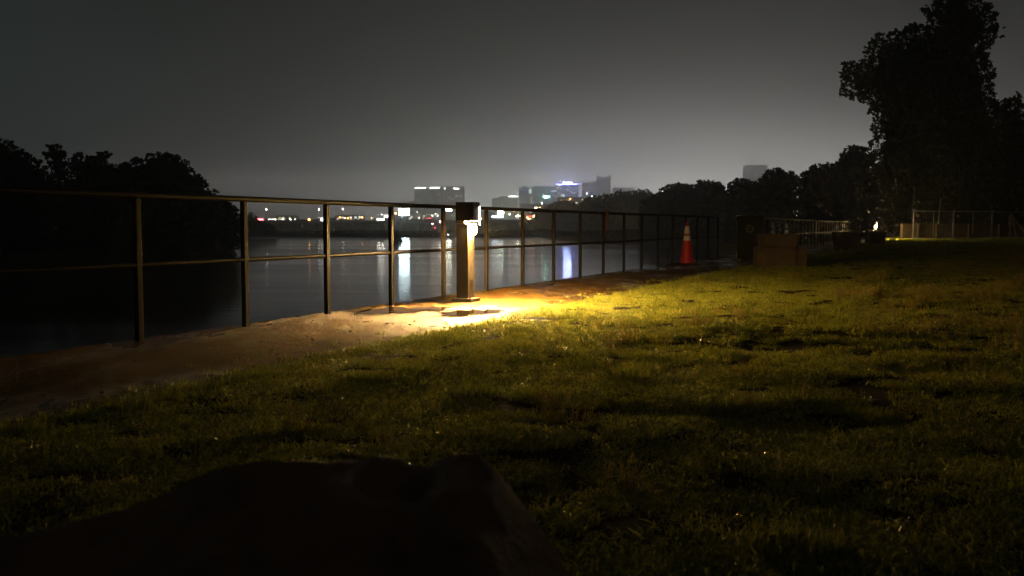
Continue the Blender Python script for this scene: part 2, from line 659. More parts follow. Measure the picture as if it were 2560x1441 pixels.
def tree(name, label, outline, depth, zbase, leaf=.5, dens=3.0, rmax=5.0, clus=.9, trunk_px=None, cat='tree', group=None, mat=None, trunk_r=.22):
    """outline: the crown seen from the walkway, turned into metres at the tree's own distance; the crown is as deep as it is wide."""
    cxp = sum(p[0] for p in outline) / len(outline) if trunk_px is None else trunk_px
    c = P(cxp, 565, depth)
    w = Vector((c.x, c.y)).normalized()
    u = Vector((w.y, -w.x))
    rad = math.hypot(c.x, c.y)
    poly = []
    for (a, b_) in outline:
        p = P(a, b_, depth)
        s_ = rad / (Vector((p.x, p.y)).dot(w))       # same distance from the eye's vertical
        p = Vector((p.x * s_, p.y * s_, EYE + (p.z - EYE) * s_))
        poly.append((Vector((p.x, p.y)).dot(u) - Vector((c.x, c.y)).dot(u), max(p.z, zbase - .3) - zbase))
    xs = [p[0] for p in poly]; zs = [p[1] for p in poly]
    area = 0
    for i in range(len(poly)):
        x0, y0 = poly[i]; x1, y1 = poly[(i + 1) % len(poly)]
        area += x0 * y1 - x1 * y0
    area = abs(area) / 2
    nleaf = int(min(70000, area * dens / (leaf * leaf * .36 * .5)))
    ncl = int(max(30, area / (clus * clus * .35)))
    cx_ = rng.uniform(min(xs), max(xs), ncl * 4)
    cz_ = rng.uniform(min(zs), max(zs), ncl * 4)
    ok = in_poly(cx_, cz_, poly)
    cx_, cz_ = cx_[ok], cz_[ok]
    dd = dist_poly(cx_, cz_, poly)
    hd = np.minimum(dd * 1.1 + clus * .3, rmax)
    cw_ = rng.uniform(-1, 1, len(cx_)) * hd
    cr = np.minimum(clus * rng.uniform(.5, 1.7, len(cx_)), dd * .8 + clus * .25)
    k = rng.integers(0, len(cx_), nleaf)
    g = rng.normal(0, 1, (nleaf, 3))
    g /= np.linalg.norm(g, axis=1, keepdims=True)
    g *= (rng.uniform(0, 1, nleaf) ** .45)[:, None]
    ev = rng.normal(0, 1, (len(cx_), 3)); ev[:, 2] = np.abs(ev[:, 2]) * .7 - .15
    ev /= np.linalg.norm(ev, axis=1, keepdims=True)
    along_ = rng.uniform(-1, 1, nleaf) * cr[k]
    wd_ = cr[k] * (.62 - .3 * np.abs(along_ / cr[k]))
    lx = cx_[k] + g[:, 0] * wd_ + ev[k, 0] * along_
    lw = cw_[k] + g[:, 1] * wd_ + ev[k, 1] * along_
    lz = cz_[k] + g[:, 2] * wd_ * .8 + ev[k, 2] * along_
    ci = rng.uniform(0, 1, len(cx_))
    tint = np.clip(ci[k] * .7 + rng.uniform(0, .3, nleaf), 0, 1)
    # inner foliage, thicker the deeper inside and the lower down
    nc2 = int(min(26000, nleaf * .8))
    ix = rng.uniform(min(xs), max(xs), nc2 * 2); iz = rng.uniform(min(zs), max(zs), nc2 * 2)
    di = dist_poly(ix, iz, poly)
    ok2 = in_poly(ix, iz, poly) & (di > clus * (2.0 if leaf < .3 else .9)) & (rng.uniform(0, 1, len(ix)) < .35 + .65 * np.clip(di / (clus * 3), 0, 1))
    ix, iz, di = ix[ok2][:nc2], iz[ok2][:nc2], di[ok2][:nc2]
    iw = rng.uniform(-1, 1, len(ix)) * np.minimum(di, rmax)
    lx = np.concatenate([lx, ix]); lw = np.concatenate([lw, iw]); lz = np.concatenate([lz, iz])
    tint = np.concatenate([tint, rng.uniform(0, 1, len(ix))])
    lsize = np.concatenate([np.full(nleaf, leaf), np.full(len(ix), leaf * 1.5)])
    lz = np.maximum(lz, .05)
    C = np.stack([lx * u.x + lw * w.x, lx * u.y + lw * w.y, lz], -1)
    root = empty(name, (c.x, c.y, zbase))
    tag(root, label, cat, group)
    put('crown', leaf_mesh('crown', C, lsize, tint), mat or M_leaf_far, root)
    # trunk with limbs reaching into the crown
    bm = bmesh.new()
    top = max(zs)
    hh = top * .72
    order = rng.permutation(len(cx_))[:7]
    mid = Vector((0, 0, hh * .5))
    topc = Vector((float(np.mean(cx_)) * u.x * .6, float(np.mean(cx_)) * u.y * .6, hh))
    bm_tube(bm, [(0, 0, -.4), (0, 0, hh * .15), mid, topc], [trunk_r * 1.5, trunk_r, trunk_r * .7, trunk_r * .2], 8)
    for j in order:
        tgt = Vector((cx_[j] * u.x + cw_[j] * w.x, cx_[j] * u.y + cw_[j] * w.y, cz_[j]))
        st = Vector((0, 0, min(hh * random.uniform(.2, .6), max(.3, tgt.z * .8))))
        md = st.lerp(tgt, .5) + Vector((0, 0, .06 * top))
        bm_tube(bm, [st, md, tgt], [trunk_r * .45, trunk_r * .28, trunk_r * .08], 6)
    me = bpy.data.meshes.new('trunk')
    bm.to_mesh(me)
    bm.free()
    put('trunk', me, M_bark, root)
    return root


# left bank
gl = 'trees on the dark left bank'
tree('bank_tree', 'dark rounded tree cut off by the left edge of the view', [(-200, 320), (-60, 335), (10, 347), (40, 365), (60, 385), (90, 400), (115, 420), (130, 445), (150, 470), (160, 652), (-200, 652)], 104, -2.0, .55, group=gl)
tree('bank_tree', 'narrow tree with a ragged tufted top standing clear above the left bank', [(104, 365), (130, 360), (158, 368), (160, 380), (165, 395), (168, 420), (178, 440), (185, 480), (185, 650), (135, 650), (140, 500), (148, 460), (135, 440), (122, 418), (112, 390)], 108, -2.0, .4, clus=.6, rmax=1.6, group=gl)
tree('bank_tree', 'spreading tree with a thin branch poking out right, between tufted tree and round tree', [(172, 400), (195, 383), (215, 392), (235, 395), (250, 380), (278, 384), (276, 394), (262, 400), (268, 412), (300, 407), (330, 412), (350, 430), (350, 652), (160, 652), (165, 470), (180, 440)], 102, -2.0, .5, clus=.7, group=gl)
tree('bank_tree', 'big round-crowned tree, tallest right of the first railing post', [(330, 400), (350, 393), (356, 403), (370, 388), (395, 382), (415, 383), (440, 390), (462, 398), (470, 410), (484, 430), (500, 440), (515, 455), (525, 480), (532, 510), (560, 560), (565, 648), (330, 652)], 104, -2.0, .5, clus=.7, group=gl)
tree('bank_bush', 'low sloping bush at the right end of the left bank', [(520, 490), (540, 474), (550, 490), (575, 505), (595, 525), (602, 560), (606, 600), (560, 640), (500, 645)], 112, -2.2, .45, clus=.6, rmax=3, cat='bush', trunk_r=.08)
tree('bank_bush', 'thin waterside bush with bare stems beside second railing post', [(545, 600), (585, 590), (612, 600), (612, 622), (560, 630)], 125, -2.5, .35, dens=1.0, clus=.5, rmax=2, cat='bush', trunk_r=.05)
tree('bank_bush', 'distant small rounded bush left of the red sign', [(596, 545), (612, 535), (628, 532), (640, 541), (645, 552), (680, 562), (700, 590), (596, 592)], 285, -2.0, .7, clus=1.0, rmax=4, cat='bush', trunk_r=.1)
tree('islet_bush', 'small dark bush alone in the lake below the glaring billboard', [(974, 585), (984, 574), (994, 577), (1000, 588), (1006, 604), (974, 606)], 214, -2.5, .4, clus=.5, rmax=1.2, cat='bush', trunk_r=.06)
# right bank
gr_ = 'trees along the right bank'
RT = [
    ([(1335, 525), (1370, 516), (1385, 505), (1410, 500), (1430, 505), (1445, 512), (1460, 505), (1500, 500), (1510, 575), (1340, 575)], 520, 'lowest and farthest tree of the right bank, beside the far towers'),
    ([(1450, 508), (1470, 494), (1500, 489), (1530, 485), (1550, 478), (1580, 480), (1600, 473), (1622, 475), (1632, 488), (1645, 520), (1645, 582), (1440, 582)], 400, 'long low hazy tree below the faint grey towers'),
    ([(1600, 505), (1640, 485), (1652, 470), (1680, 461), (1700, 458), (1722, 461), (1745, 475), (1745, 610), (1600, 607)], 215, 'broad tree over the traffic cone with a green light behind its left side'),
    ([(1715, 475), (1735, 462), (1745, 453), (1762, 451), (1795, 456), (1808, 466), (1818, 480), (1828, 500), (1835, 617), (1720, 612)], 192, 'feathery tree just left of the notch in the right treeline'),
    ([(1816, 480), (1822, 460), (1835, 448), (1860, 447), (1880, 455), (1900, 460), (1912, 470), (1912, 625), (1812, 620)], 150, 'dark tree just right of the notch in the treeline'),
    ([(1885, 455), (1905, 444), (1918, 425), (1930, 422), (1945, 420), (1960, 428), (1978, 423), (1992, 445), (1992, 628), (1885, 625)], 140, 'twin-topped tree in front of the fog-bound tower'),
    ([(1985, 448), (2000, 442), (2012, 425), (2035, 414), (2060, 412), (2080, 405), (2090, 420), (2092, 628), (1985, 628)], 128, 'middle-height tree right of the twin-topped tree'),
    ([(2075, 415), (2100, 400), (2108, 376), (2120, 366), (2145, 364), (2165, 372), (2180, 390), (2192, 620), (2075, 620)], 110, 'rounded tree touching the left side of the giant tree'),
]
for ol, dp, lb in RT:
    tree('bank_tree', lb, ol, dp, -1.6 if dp > 100 else 0, .5 if dp < 180 else (.75 if dp < 300 else 1.2), clus=.6 if dp < 180 else (.9 if dp < 300 else 1.6), group=gr_)
PT = [([(2160, 450), (2190, 410), (2240, 395), (2300, 400), (2350, 420), (2360, 600), (2160, 602)], 92, 'black mass of a tree behind the lower left of the giant tree'),
      ([(2330, 430), (2380, 400), (2440, 395), (2480, 420), (2490, 598), (2330, 598)], 95, 'black tree behind the trunk of the giant tree'),
      ([(2460, 410), (2500, 380), (2570, 350), (2640, 330), (2700, 380), (2720, 596), (2460, 596)], 88, 'dark tree behind the mesh fence at the right edge')]
for ol, dp, lb in PT:
    tree('park_tree', lb, ol, dp, 0.0, .42, clus=.8, rmax=3.5, group='park trees behind the wall')
big = [(2300, 25), (2335, 8), (2345, -40), (2400, -70), (2445, -60), (2450, 0), (2475, 10), (2490, 25), (2498, 45), (2485, 55), (2520, 75), (2510, 92), (2480, 95), (2485, 110), (2470, 125), (2478, 160), (2490, 180), (2480, 200), (2490, 225), (2490, 250), (2515, 300), (2525, 400), (2490, 520), (2420, 560), (2340, 560), (2230, 520), (2180, 420), (2165, 370), (2180, 345), (2175, 320), (2185, 300), (2170, 285), (2175, 265), (2165, 255), (2140, 252), (2105, 245), (2102, 215), (2100, 190), (2103, 160), (2120, 152), (2145, 155), (2165, 150), (2162, 130), (2165, 110), (2185, 95), (2195, 78), (2215, 88), (2235, 75), (2255, 85), (2265, 60), (2280, 58), (2310, 62), (2320, 50)]
tree('oak_tree', 'giant broad-leaved tree towering over the right of the lawn', big, 72, 0.0, .26, dens=2.9, rmax=4.2, clus=.5, trunk_px=2375, mat=M_leaf, trunk_r=.38)
tree('oak_tree', 'smaller leafy tree at the right edge beside the giant tree', [(2470, 300), (2490, 262), (2510, 250), (2530, 245), (2548, 230), (2552, 255), (2570, 272), (2610, 280), (2650, 330), (2640, 570), (2480, 570)], 76, 0.0, .26, dens=3.0, rmax=3.2, clus=.5, mat=M_leaf, trunk_r=.2)

# scrub under and behind the bridge, low woods far behind
def scrub(name, segs, ytops, zb, leaf, n, depthspread):
    Cs = []
    for (x0, y0, x1, y1), (h0, h1) in zip(segs, ytops):
        q = rng.uniform(0, 1, n)
        x = x0 + (x1 - x0) * q
        y = y0 + (y1 - y0) * q + rng.uniform(0, depthspread, n)
        hmax = (h0 + (h1 - h0) * q) * (.72 + .28 * vnoise(x * .12, y * .05, 31)) * (.9 + .1 * vnoise(x * .7, y * .3, 32))
        z = zb + rng.uniform(0, 1, n) * hmax
        Cs.append(np.stack([x, y, z], -1))
    C = np.concatenate(Cs)
    o = put(name, leaf_mesh(name, C, leaf), M_leaf_far)
    tag(o, kind='stuff')
    return o


scrub('shore_scrub', [(-100, 326, -40, 324), (-40, 324, 12, 324), (10, 320, 14, 250), (13, 248, 29, 205)], [(1.5, 1.9), (1.9, 2.2), (2.2, 2.0), (2.0, 2.6)], -2.3, .8, 4500, 8)
scrub('meadow_scrub', [(-190, 575, -60, 545), (-60, 545, 40, 505)], [(4.3, 5.0), (5.0, 5.6)], -1.8, 1.3, 9000, 14)
scrub('far_woods', [(-290, 770, -120, 740), (-120, 740, 20, 720), (20, 720, 140, 700)], [(9, 9), (9, 7), (7, 8)], -1.7, 2.2, 6000, 40)

# ------------------------------------------------------------------ bridge
bA, bB = Vector((-190, 650)), Vector((24, 560))
bd = (bB - bA).normalized()
L = (bB - bA).length
br = empty('road_bridge', (bA.x, bA.y, 0), math.atan2(bd.y, bd.x))
br.rotation_euler = (0, -math.asin(1.5 / L), math.atan2(bd.y, bd.x))
tag(br, 'long low concrete road bridge crossing the lake behind the railing', 'bridge')
put('deck', box_me('deck', 0, L, -5, 5, 1.4, 2.35), M_bridge, br)
for yy in (-5.25, 5.02):
    put('parapet', box_me('parapet', 0, L, yy, yy + .23, 1.9, 3.05), M_bridge, br)
pm = box_me('pier', -.6, .6, -4, 4, -3.2, 1.39, .0, (1.0, 1.0))
for k in range(13):
    put('pier', pm, M_bridge, br, (18 + k * (L - 30) / 12, 0, 0))

# ------------------------------------------------------------------ city skyline
CD = 2250.0
PXM = CD / F


def facade_mat(name, c, lit):
    m, t, b, out = new_mat(name)
    b.inputs['Roughness'].default_value = .5
    tcn = N(t, 'ShaderNodeTexCoord')
    br_ = N(t, 'ShaderNodeTexBrick')
    br_.offset = 0
    br_.inputs['Scale'].default_value = 1.0
    br_.inputs['Brick Width'].default_value = 3.0
    br_.inputs['Row Height'].default_value = 3.6
    br_.inputs['Mortar Size'].default_value = .5
    br_.inputs['Color1'].default_value = (*[x * .35 for x in c], 1)
    br_.inputs['Color2'].default_value = (*[x * .5 for x in c], 1)
    br_.inputs['Mortar'].default_value = (*c, 1)
    mpn = N(t, 'ShaderNodeMapping')
    mpn.inputs['Rotation'].default_value = (R(-90), 0, 0)
    t.links.new(tcn.outputs['Object'], mpn.inputs[0])
    t.links.new(mpn.outputs[0], br_.inputs[0])
    t.links.new(br_.outputs[0], b.inputs['Base Color'])
    return m


FM = [facade_mat('grey_facade', (.16, .16, .16), 0), facade_mat('brown_facade', (.17, .15, .13), 0), facade_mat('blue_grey_facade', (.13, .14, .18), 0)]
W_warm = emit('window_warm', (1, .86, .62), 2.6, False)
W_white = emit('window_white', (.92, 1, .95), 2.8, False)
W_yel = emit('window_yellow', (1, .85, .35), 1.4, False)
E_crown = emit('crown_white', (1, .97, .85), 16)
E_blue = emit('crown_blue', (.16, .18, 1.0), 50.0)
E_blueb = emit('crown_bluewhite', (.40, .50, 1.0), 500.0)
E_purple = emit('purple_wash', (.30, .22, 1.0), .8)
E_green = emit('green_sign', (.35, 1, .72), 130)
E_red = emit('red_light', (1, .06, .10), 9)
E_orange = emit('orange_light', (1, .36, .07), 60)
E_sodium = emit('amber_light', (1, .62, .25), 16)
E_white = emit('white_light', (1, .97, .85), 40)
E_cool = emit('cool_light', (.75, .95, 1), 16)
E_bill = emit('billboard_glare', (.72, .95, 1.0), 26)
E_fog = emit('soft_white', (.8, .9, .9), 3.0)

win_me = {}


def winmesh(mat, w, h):
    k = (mat.name, round(w, 1), round(h, 1))
    if k not in win_me:
        me = box_me('window', -w / 2, w / 2, -.15, .1, -h / 2, h / 2)
        me.materials.append(mat)
        win_me[k] = me
    return win_me[k]


def building(name, label, x0, x1, ytop, dist, fac, lights=(), windows=(), depth=30, group='towers of the far skyline', steps=()):
    a = P(x0, 565, dist); b_ = P(x1, 565, dist)
    topz = P((x0 + x1) / 2, ytop, dist).z
    wd = b_.x - a.x
    o = empty(name, (a.x + wd / 2, dist, -1.7))
    tag(o, label, 'building', group)
    H = topz + 1.7
    me = box_me('wall', -wd / 2, wd / 2, 0, depth, 0, H)
    put('wall', me, fac, o)
    put('roof', box_me('roof', -wd / 2 + .8, wd / 2 - .8, .8, depth - .8, H, H + 1.0), M_tower, o)
    for (sx0, sx1, sy) in steps:
        q0, q1 = P(sx0, sy, dist), P(sx1, sy, dist)
        put('penthouse', box_me('penthouse', q0.x - o.location.x, q1.x - o.location.x, 6, depth - 6, H + 1.0, q0.z + 1.7), M_tower, o)
    for (lx0, lx1, ly0, ly1, mat, nm) in lights:
        p0, p1 = P(lx0, ly1, dist), P(lx1, ly0, dist)
        me = box_me(nm, p0.x - o.location.x, p1.x - o.location.x, -1.2, -.05, p0.z + 1.7, p1.z + 1.7)
        put(nm, me, mat, o)
    for (wx, wy, mat) in windows:
        p = P(wx, wy, dist)
        put('window', winmesh(mat, 2.2, 1.9), None, o, (p.x - o.location.x, -.1, p.z + 1.7))
    return o


def rw(x0, x1, y0, y1, n, mats, seed):
    r_ = random.Random(seed)
    res = []
    for _ in range(n):
        res.append((x0 + round(r_.uniform(0, x1 - x0) / 4) * 4, y0 + round(r_.uniform(0, y1 - y0) / 4.5) * 4.5, r_.choice(mats)))
    return list({(a, b_): (a, b_, c) for a, b_, c in res}.values())


WW = [W_warm, W_white, W_warm]
building('slab_tower', 'broad dark slab block with two long white crown lights left of the lamp post', 1036, 1110, 469, CD, FM[0],
         [(1037, 1052, 468.5, 472, E_crown, 'crown_light'), (1053, 1065, 468.5, 472, E_crown, 'crown_light'), (1075, 1099, 468.2, 472, E_crown, 'crown_light'), (1042, 1056, 508, 511, W_yel, 'lit_floor')],
         rw(1040, 1106, 500, 545, 24, WW, 1) + rw(1096, 1100, 480, 500, 4, [W_warm], 3))
building('slab_tower', 'windowed tower with short crown lights and a red beacon behind the lamp post', 1110.5, 1161, 467, CD + 12, FM[1],
         [(1105.5, 1113, 470, 474, E_crown, 'crown_light'), (1134, 1148, 470, 474, E_crown, 'crown_light'), (1153, 1155, 462, 464, E_red, 'beacon')],
         rw(1113, 1158, 480, 545, 34, WW, 2) + [(1105, 482, W_warm), (1105, 494, W_warm), (1110, 494, W_warm), (1140, 490, W_warm), (1144, 490, W_warm), (1150, 490, W_warm), (1154, 490, W_warm), (1125, 498, W_warm), (1130, 498, W_warm), (1134, 498, W_warm)])
building('low_block', 'low block with sloping roof left of the broad slab block', 998, 1035, 503, CD + 5, FM[0], [], rw(1000, 1033, 515, 545, 6, WW, 5))
building('office_block', 'brown block with a lit roof sign just right of the lamp post', 1230, 1294, 497, CD - 140, FM[1],
         [(1272, 1295, 490, 493, E_crown, 'roof_sign'), (1245, 1259, 527, 536, emit('green_white_sign', (.75, 1, .62), 90), 'lit_sign')],
         rw(1234, 1290, 500, 540, 16, [W_warm, W_yel, W_white], 7) + [(1256, 512, W_white), (1257, 513, W_white)], steps=[(1248, 1270, 490)])
building('purple_tower', 'slim tower washed in violet light with a round white clock-like sign', 1297, 1331, 470, CD, FM[2],
         [(1299, 1318, 473, 477, E_purple, 'violet_light'), (1322, 1329, 473, 484, W_white, 'round_sign'), (1327, 1329.5, 492, 521, W_yel, 'light_strip'), (1300, 1303, 516, 519, E_blue, 'blue_light')],
         rw(1300, 1326, 480, 540, 10, WW, 9), steps=[(1306, 1318, 465)])
building('grey_tower', 'flat-topped grey tower with a green roof sign', 1332, 1377, 467, CD + 60, FM[0],
         [(1359, 1372.5, 490.5, 495, E_green, 'green_sign')], rw(1334, 1374, 478, 540, 14, WW, 10))
building('grey_tower', 'narrow grey block with a bluish white sign left of the blue crown', 1378, 1392, 468, CD + 20, FM[2],
         [(1378, 1392, 476.5, 480, emit('pale_blue_sign', (.6, .75, 1), 4), 'lit_sign')], rw(1380, 1390, 485, 530, 5, WW, 11))
building('blue_crown_tower', 'tower with a brilliant blue crown glowing in the fog', 1391, 1446, 462, CD + 10, FM[2],
         [(1391, 1444, 460, 462.5, E_blue, 'blue_crown_strip'), (1409, 1429, 456.5, 461, E_blueb, 'crown_lamp'), (1403, 1411, 487, 491, emit('pale_green_sign', (.8, 1, .9), 5), 'lit_sign'), (1431, 1439, 481.5, 484, W_white, 'lit_floor')],
         rw(1394, 1442, 470, 530, 26, WW + [E_sodium], 12))
building('fog_tower', 'grey tower with a faint lit top line, right of the blue crown', 1456, 1490, 455, CD + 620, FM[0],
         [(1459, 1484, 455, 456.8, W_white, 'crown_light')], rw(1460, 1488, 465, 500, 12, WW, 13))
building('fog_tower', 'tallest faint tower with a dim top line in the fog', 1492, 1526, 439, CD + 700, FM[0],
         [(1496, 1520, 438.5, 440.5, W_white, 'crown_light')], rw(1496, 1522, 455, 500, 10, WW, 14))
building('fog_tower', 'pale squat tower at the right end of the clustered skyline', 1532, 1584, 470, CD + 700, FM[1], [], rw(1536, 1580, 475, 500, 8, WW, 15))
building('fog_tower', 'lone tower dissolving into fog above the twin-topped tree', 1862, 1917, 414, CD + 390, FM[0],
         [(1888, 1895, 436, 438, E_fog, 'lit_window')], [])
for lab, x0, x1, yt, sg, mt in (('small lit block behind the left part of the bridge trees', 690, 735, 541, 21, 1), ('wide low block behind the orange lights', 835, 905, 540, 22, 0), ('low block under the glaring billboard', 975, 1030, 530, 23, 1), ('dim low block between the lamp post and the brown block', 1180, 1229, 530, 24, 0), ('wide dim block below the violet tower', 1300, 1372, 512, 25, 1), ('wide dim block below the blue crown', 1395, 1460, 495, 26, 1)):
    building('low_block', lab, x0, x1, yt, 1150 + sg, FM[mt], [], rw(x0 + 2, x1 - 2, yt + 4, 548, max(3, (x1 - x0) // 7), [W_warm, W_white, E_sodium if sg > 22 else W_yel], sg), depth=25, group='low blocks behind the bridge')

# street and sign lights on the far shore
head_me = {}
LI = [
    (666, 524, 640, E_white, 1.0), (797, 524, 640, E_white, 1.0), (857, 523, 640, E_white, 1.0),
    (674, 549, 700, E_white, .9), (682, 549, 700, E_white, .9), (688, 549, 700, E_white, .9), (707, 549, 700, E_white, .6), (726, 549, 700, E_white, .9), (738, 548, 700, E_white, .5),
    (797, 544, 700, E_white, .7), (850, 544, 700, E_orange, .8), (870, 546, 700, E_orange, 1.0), (878, 546, 700, E_red, .6), (773, 549, 690, E_orange, 1.7), (905, 544, 700, E_orange, 1.2), (929, 545, 700, E_sodium, 1.2),
    (862, 546, 700, E_white, .9), (955, 537, 700, E_white, .7), (1000, 535, 700, E_white, .7), (1043, 531, 700, E_white, .6), (1060, 540, 700, E_sodium, .7), (1081, 540, 700, E_white, .9), (1094, 540, 700, E_white, .7), (1089, 535, 700, E_white, .6), (1048, 545, 700, E_white, .7),
    (1247, 543, 640, E_orange, .7), (1274, 536, 700, E_white, 1.2), (1295, 540, 640, E_white, 1.5), (1291, 541, 640, E_white, 1.0), (1302, 541, 640, E_sodium, 1.0), (1323, 541, 640, E_orange, 1.0), (1335, 540, 640, E_orange, 1.2), (1285, 529, 700, E_orange, .6), (1338, 520, 700, E_white, 1.0), (1355, 509, 700, E_white, .9),
    (1402, 502, 700, E_sodium, .9), (1415, 502, 700, E_sodium, .9), (1423, 502, 700, E_orange, .8), (1426, 498, 700, E_orange, .9), (1433, 511, 700, E_orange, .8), (1467, 484, 700, E_white, 1.0), (1480, 491, 700, E_cool, 1.1),
    (1100, 555, 300, E_white, .55), (1081, 560, 300, E_white, .3), (1087, 570, 300, E_red, .45), (712, 595, 318, E_white, .35), (1120, 587, 300, E_cool, .35),
    (1617, 474, 900, E_fog, 2.2), (1657, 480, 900, E_cool, 2.2), (1828, 484, 900, E_cool, 1.6), (1816, 471, 900, E_cool, 1.0),
]
ordn = ['first', 'second', 'third', 'fourth', 'fifth', 'sixth', 'seventh', 'eighth', 'ninth', 'tenth', 'eleventh', 'twelfth', 'thirteenth', 'fourteenth', 'fifteenth', 'sixteenth', 'seventeenth', 'eighteenth', 'nineteenth', 'twentieth', 'twenty-first', 'twenty-second', 'twenty-third', 'twenty-fourth', 'twenty-fifth', 'twenty-sixth', 'twenty-seventh', 'twenty-eighth']
cn = {E_white.name: 'white', E_orange.name: 'orange', E_red.name: 'red', E_sodium.name: 'amber', E_cool.name: 'cool bluish', E_fog.name: 'blurred pale'}
cnt = {}
M_pole = surf('lamp_pole', (.12, .12, .12), rough=.5)
for (px, py, dist, mt, s) in sorted(LI):
    p = P(px, py, dist)
    zb = -1.7 if dist > 321 else -2.4
    s = s * .62
    o = empty('street_lamp', (p.x, dist, zb))
    c_ = cn[mt.name]
    where = 'on the near shore below the bridge' if dist < 321 else ('behind the right bank trees' if px > 1380 else ('high above the bridge' if py < 526 and px < 1000 else 'beyond the bridge'))
    key = (c_, where)
    cnt[key] = cnt.get(key, 0) + 1
    tag(o, '%s %s lamp from the left %s' % (ordn[cnt[key] - 1], c_, where), 'street lamp', 'street lamps on the far shore')
    h = p.z - zb
    key = (mt.name, s)
    if key not in head_me:
        head_me[key] = lathe_me('lamp_head', [(.1 * s, -s * .5), (s * .42, -s * .3), (s * .5, 0), (s * .42, s * .3), (.1 * s, s * .5)], 8)
        head_me[key].materials.append(mt)
    put('lamp_head', head_me[key], None, o, (0, 0, h))
    put('pole', tube_me('pole', [(0, 0, 0), (0, 0, h - s * .51)], [.12, .07], 6), M_pole, o)

# the larger lit things on the far shore
def sign(name, label, cat, x0, x1, y0, y1, dist, mat, legs=2, thick=.4):
    a, b_ = P(x0, y1, dist), P(x1, y0, dist)
    cx = (a.x + b_.x) / 2
    o = empty(name, (cx, dist, -1.7))
    tag(o, label, cat)
    hw = (b_.x - a.x) / 2
    put('screen', box_me('screen', -hw, hw, -.06, 0, a.z + 1.7, b_.z + 1.7), mat, o)
    put('cabinet', box_me('cabinet', -hw - .12, hw + .12, .01, thick, a.z + 1.6, b_.z + 1.8), M_pole, o)
    lm = box_me('leg', -.15, .15, .12, .38, 0, a.z + 1.59)
    for k in range(legs):
        put('leg', lm, M_pole, o, ((k - (legs - 1) / 2) * hw * 1.2 if legs > 1 else 0, 0, 0))
    return o


sign('billboard', 'glaring white billboard screen left of the slab tower', 'billboard', 997, 1023, 522.5, 539, 420, E_bill)
sign('shop_sign', 'long red lit sign at the left end of the shore', 'sign', 644, 658, 547, 551, 640, emit('red_shop_sign', (1, .08, .10), 25), 1)
sign('lit_canopy', 'wide white lit canopy sloping behind the third railing post', 'canopy', 943, 960, 547.5, 551, 620, emit('canopy_a', (1, .97, .85), 40))
sign('lit_canopy', 'bright white lit canopy just left of the glaring billboard', 'canopy', 960, 976, 538, 544, 640, emit('canopy_b', (1, .95, .75), 6))
sign('shop_sign', 'small upright white sign against the left of third railing post', 'sign', 802, 807, 545, 553, 600, emit('upright_sign', (1, .97, .9), 7), 1)
sign('shop_sign', 'thin upright pale blue sign between two orange lamps', 'sign', 897, 899, 540, 547, 640, emit('blue_sign', (.55, .8, 1), 3), 1)
sign('lit_canopy', 'long bluish white lit canopy below the green-white sign', 'canopy', 1230, 1258, 540, 544.5, 600, emit('canopy_c', (.75, .88, 1), 14))
sign('tail_light_strip', 'thin red strip of tail lights on the road left of the lamp post', 'road lights', 1065, 1079, 545.5, 547, 600, emit('red_strip', (1, .08, .1), 3), 1)
sign('shop_sign', 'red strip sign beside the orange lamps right of the lamp post', 'sign', 1316, 1331, 540, 542.5, 600, emit('red_strip_b', (1, .15, .08), 3), 1)
sign('shop_sign', 'bright double white sign hanging just left of the lamp post', 'sign', 1114, 1129, 523.5, 527.5, 800, emit('double_sign', (.98, 1, .8), 60), 2)

# ------------------------------------------------------------------ railing
RH = 1.075


def railing(label, t0, k0, k1, step, s=0.0, group='steel railings along the lake'):
    root = empty('railing', along(t0, s), RAILROT)
    tag(root, label, 'railing', group)
    pme = box_me('post', -.021, .021, -.026, .026, -.05, RH - .02, .006)
    pme.materials.append(M_steel)
    for k in range(k0, k1 + 1):
        put('post', pme, None, root, (random.uniform(-.002, .002), k * step, 0))
    a, b_ = (k0 - .02) * step, (k1 + .02) * step
    n = max(2, (k1 - k0) * 2)
    put('top_rail', tube_me('top_rail', [(0, a + (b_ - a) * i / n, RH + .002) for i in range(n + 1)], .0245, 14), M_steel, root)
    put('middle_rail', tube_me('middle_rail', [(0, a + (b_ - a) * i / n, .565) for i in range(n + 1)], .0185, 12), M_steel, root)
    return root


STEP = 1.225
railing('long dark steel railing with two rails running along the lake from the left edge', 0, -6, 17, STEP)
# second stretch beyond the bin
t2, s2 = ts(*P(1903, 565, 29.5).xy)
railing('second stretch of steel railing beyond the litter bin, partly lit by the far bollard', t2, 0, 31, 1.15, s2)

# cloth tied on the railing
bm = bmesh.new()
kn = along(9 * STEP, 0)
rag = empty('cloth', kn, RAILROT)
tag(rag, 'brown rag knotted round the top rail and hanging down a post', 'cloth')
bm_tube(bm, [(0, .12, 1.02), (.035, .10, 1.075), (.01, .08, 1.115), (-.035, .10, 1.08), (0, .12, 1.03)], [.018, .026, .03, .026, .018], 8)
bm_tube(bm, [(.02, .13, 1.08), (.04, .19, 1.10), (.03, .24, 1.065)], [.03, .026, .012], 8)
me = bpy.data.meshes.new('knot'); bm.to_mesh(me); bm.free()
M_rag = surf('rag_fabric', (.25, .12, .045), (.12, .055, .02), rough=.9, scale=14, bump=.5, bscale=60)
put('knot', me, M_rag, rag)
gx, gz = 9, 12
V, Fc = [], []
for i in range(gz + 1):
    f = i / gz
    for j in range(gx + 1):
        g = j / gx
        y = .03 + (g * .13) * (1 - f) ** .8 - .02 * f
        V.append((.032 + .014 * math.sin(g * 9 + f * 3) * (1 - f * .5), y, 1.07 - f * (.36 - .05 * g)))
for i in range(gz):
    for j in range(gx):
        a = i * (gx + 1) + j
        Fc.append((a, a + 1, a + gx + 2, a + gx + 1))
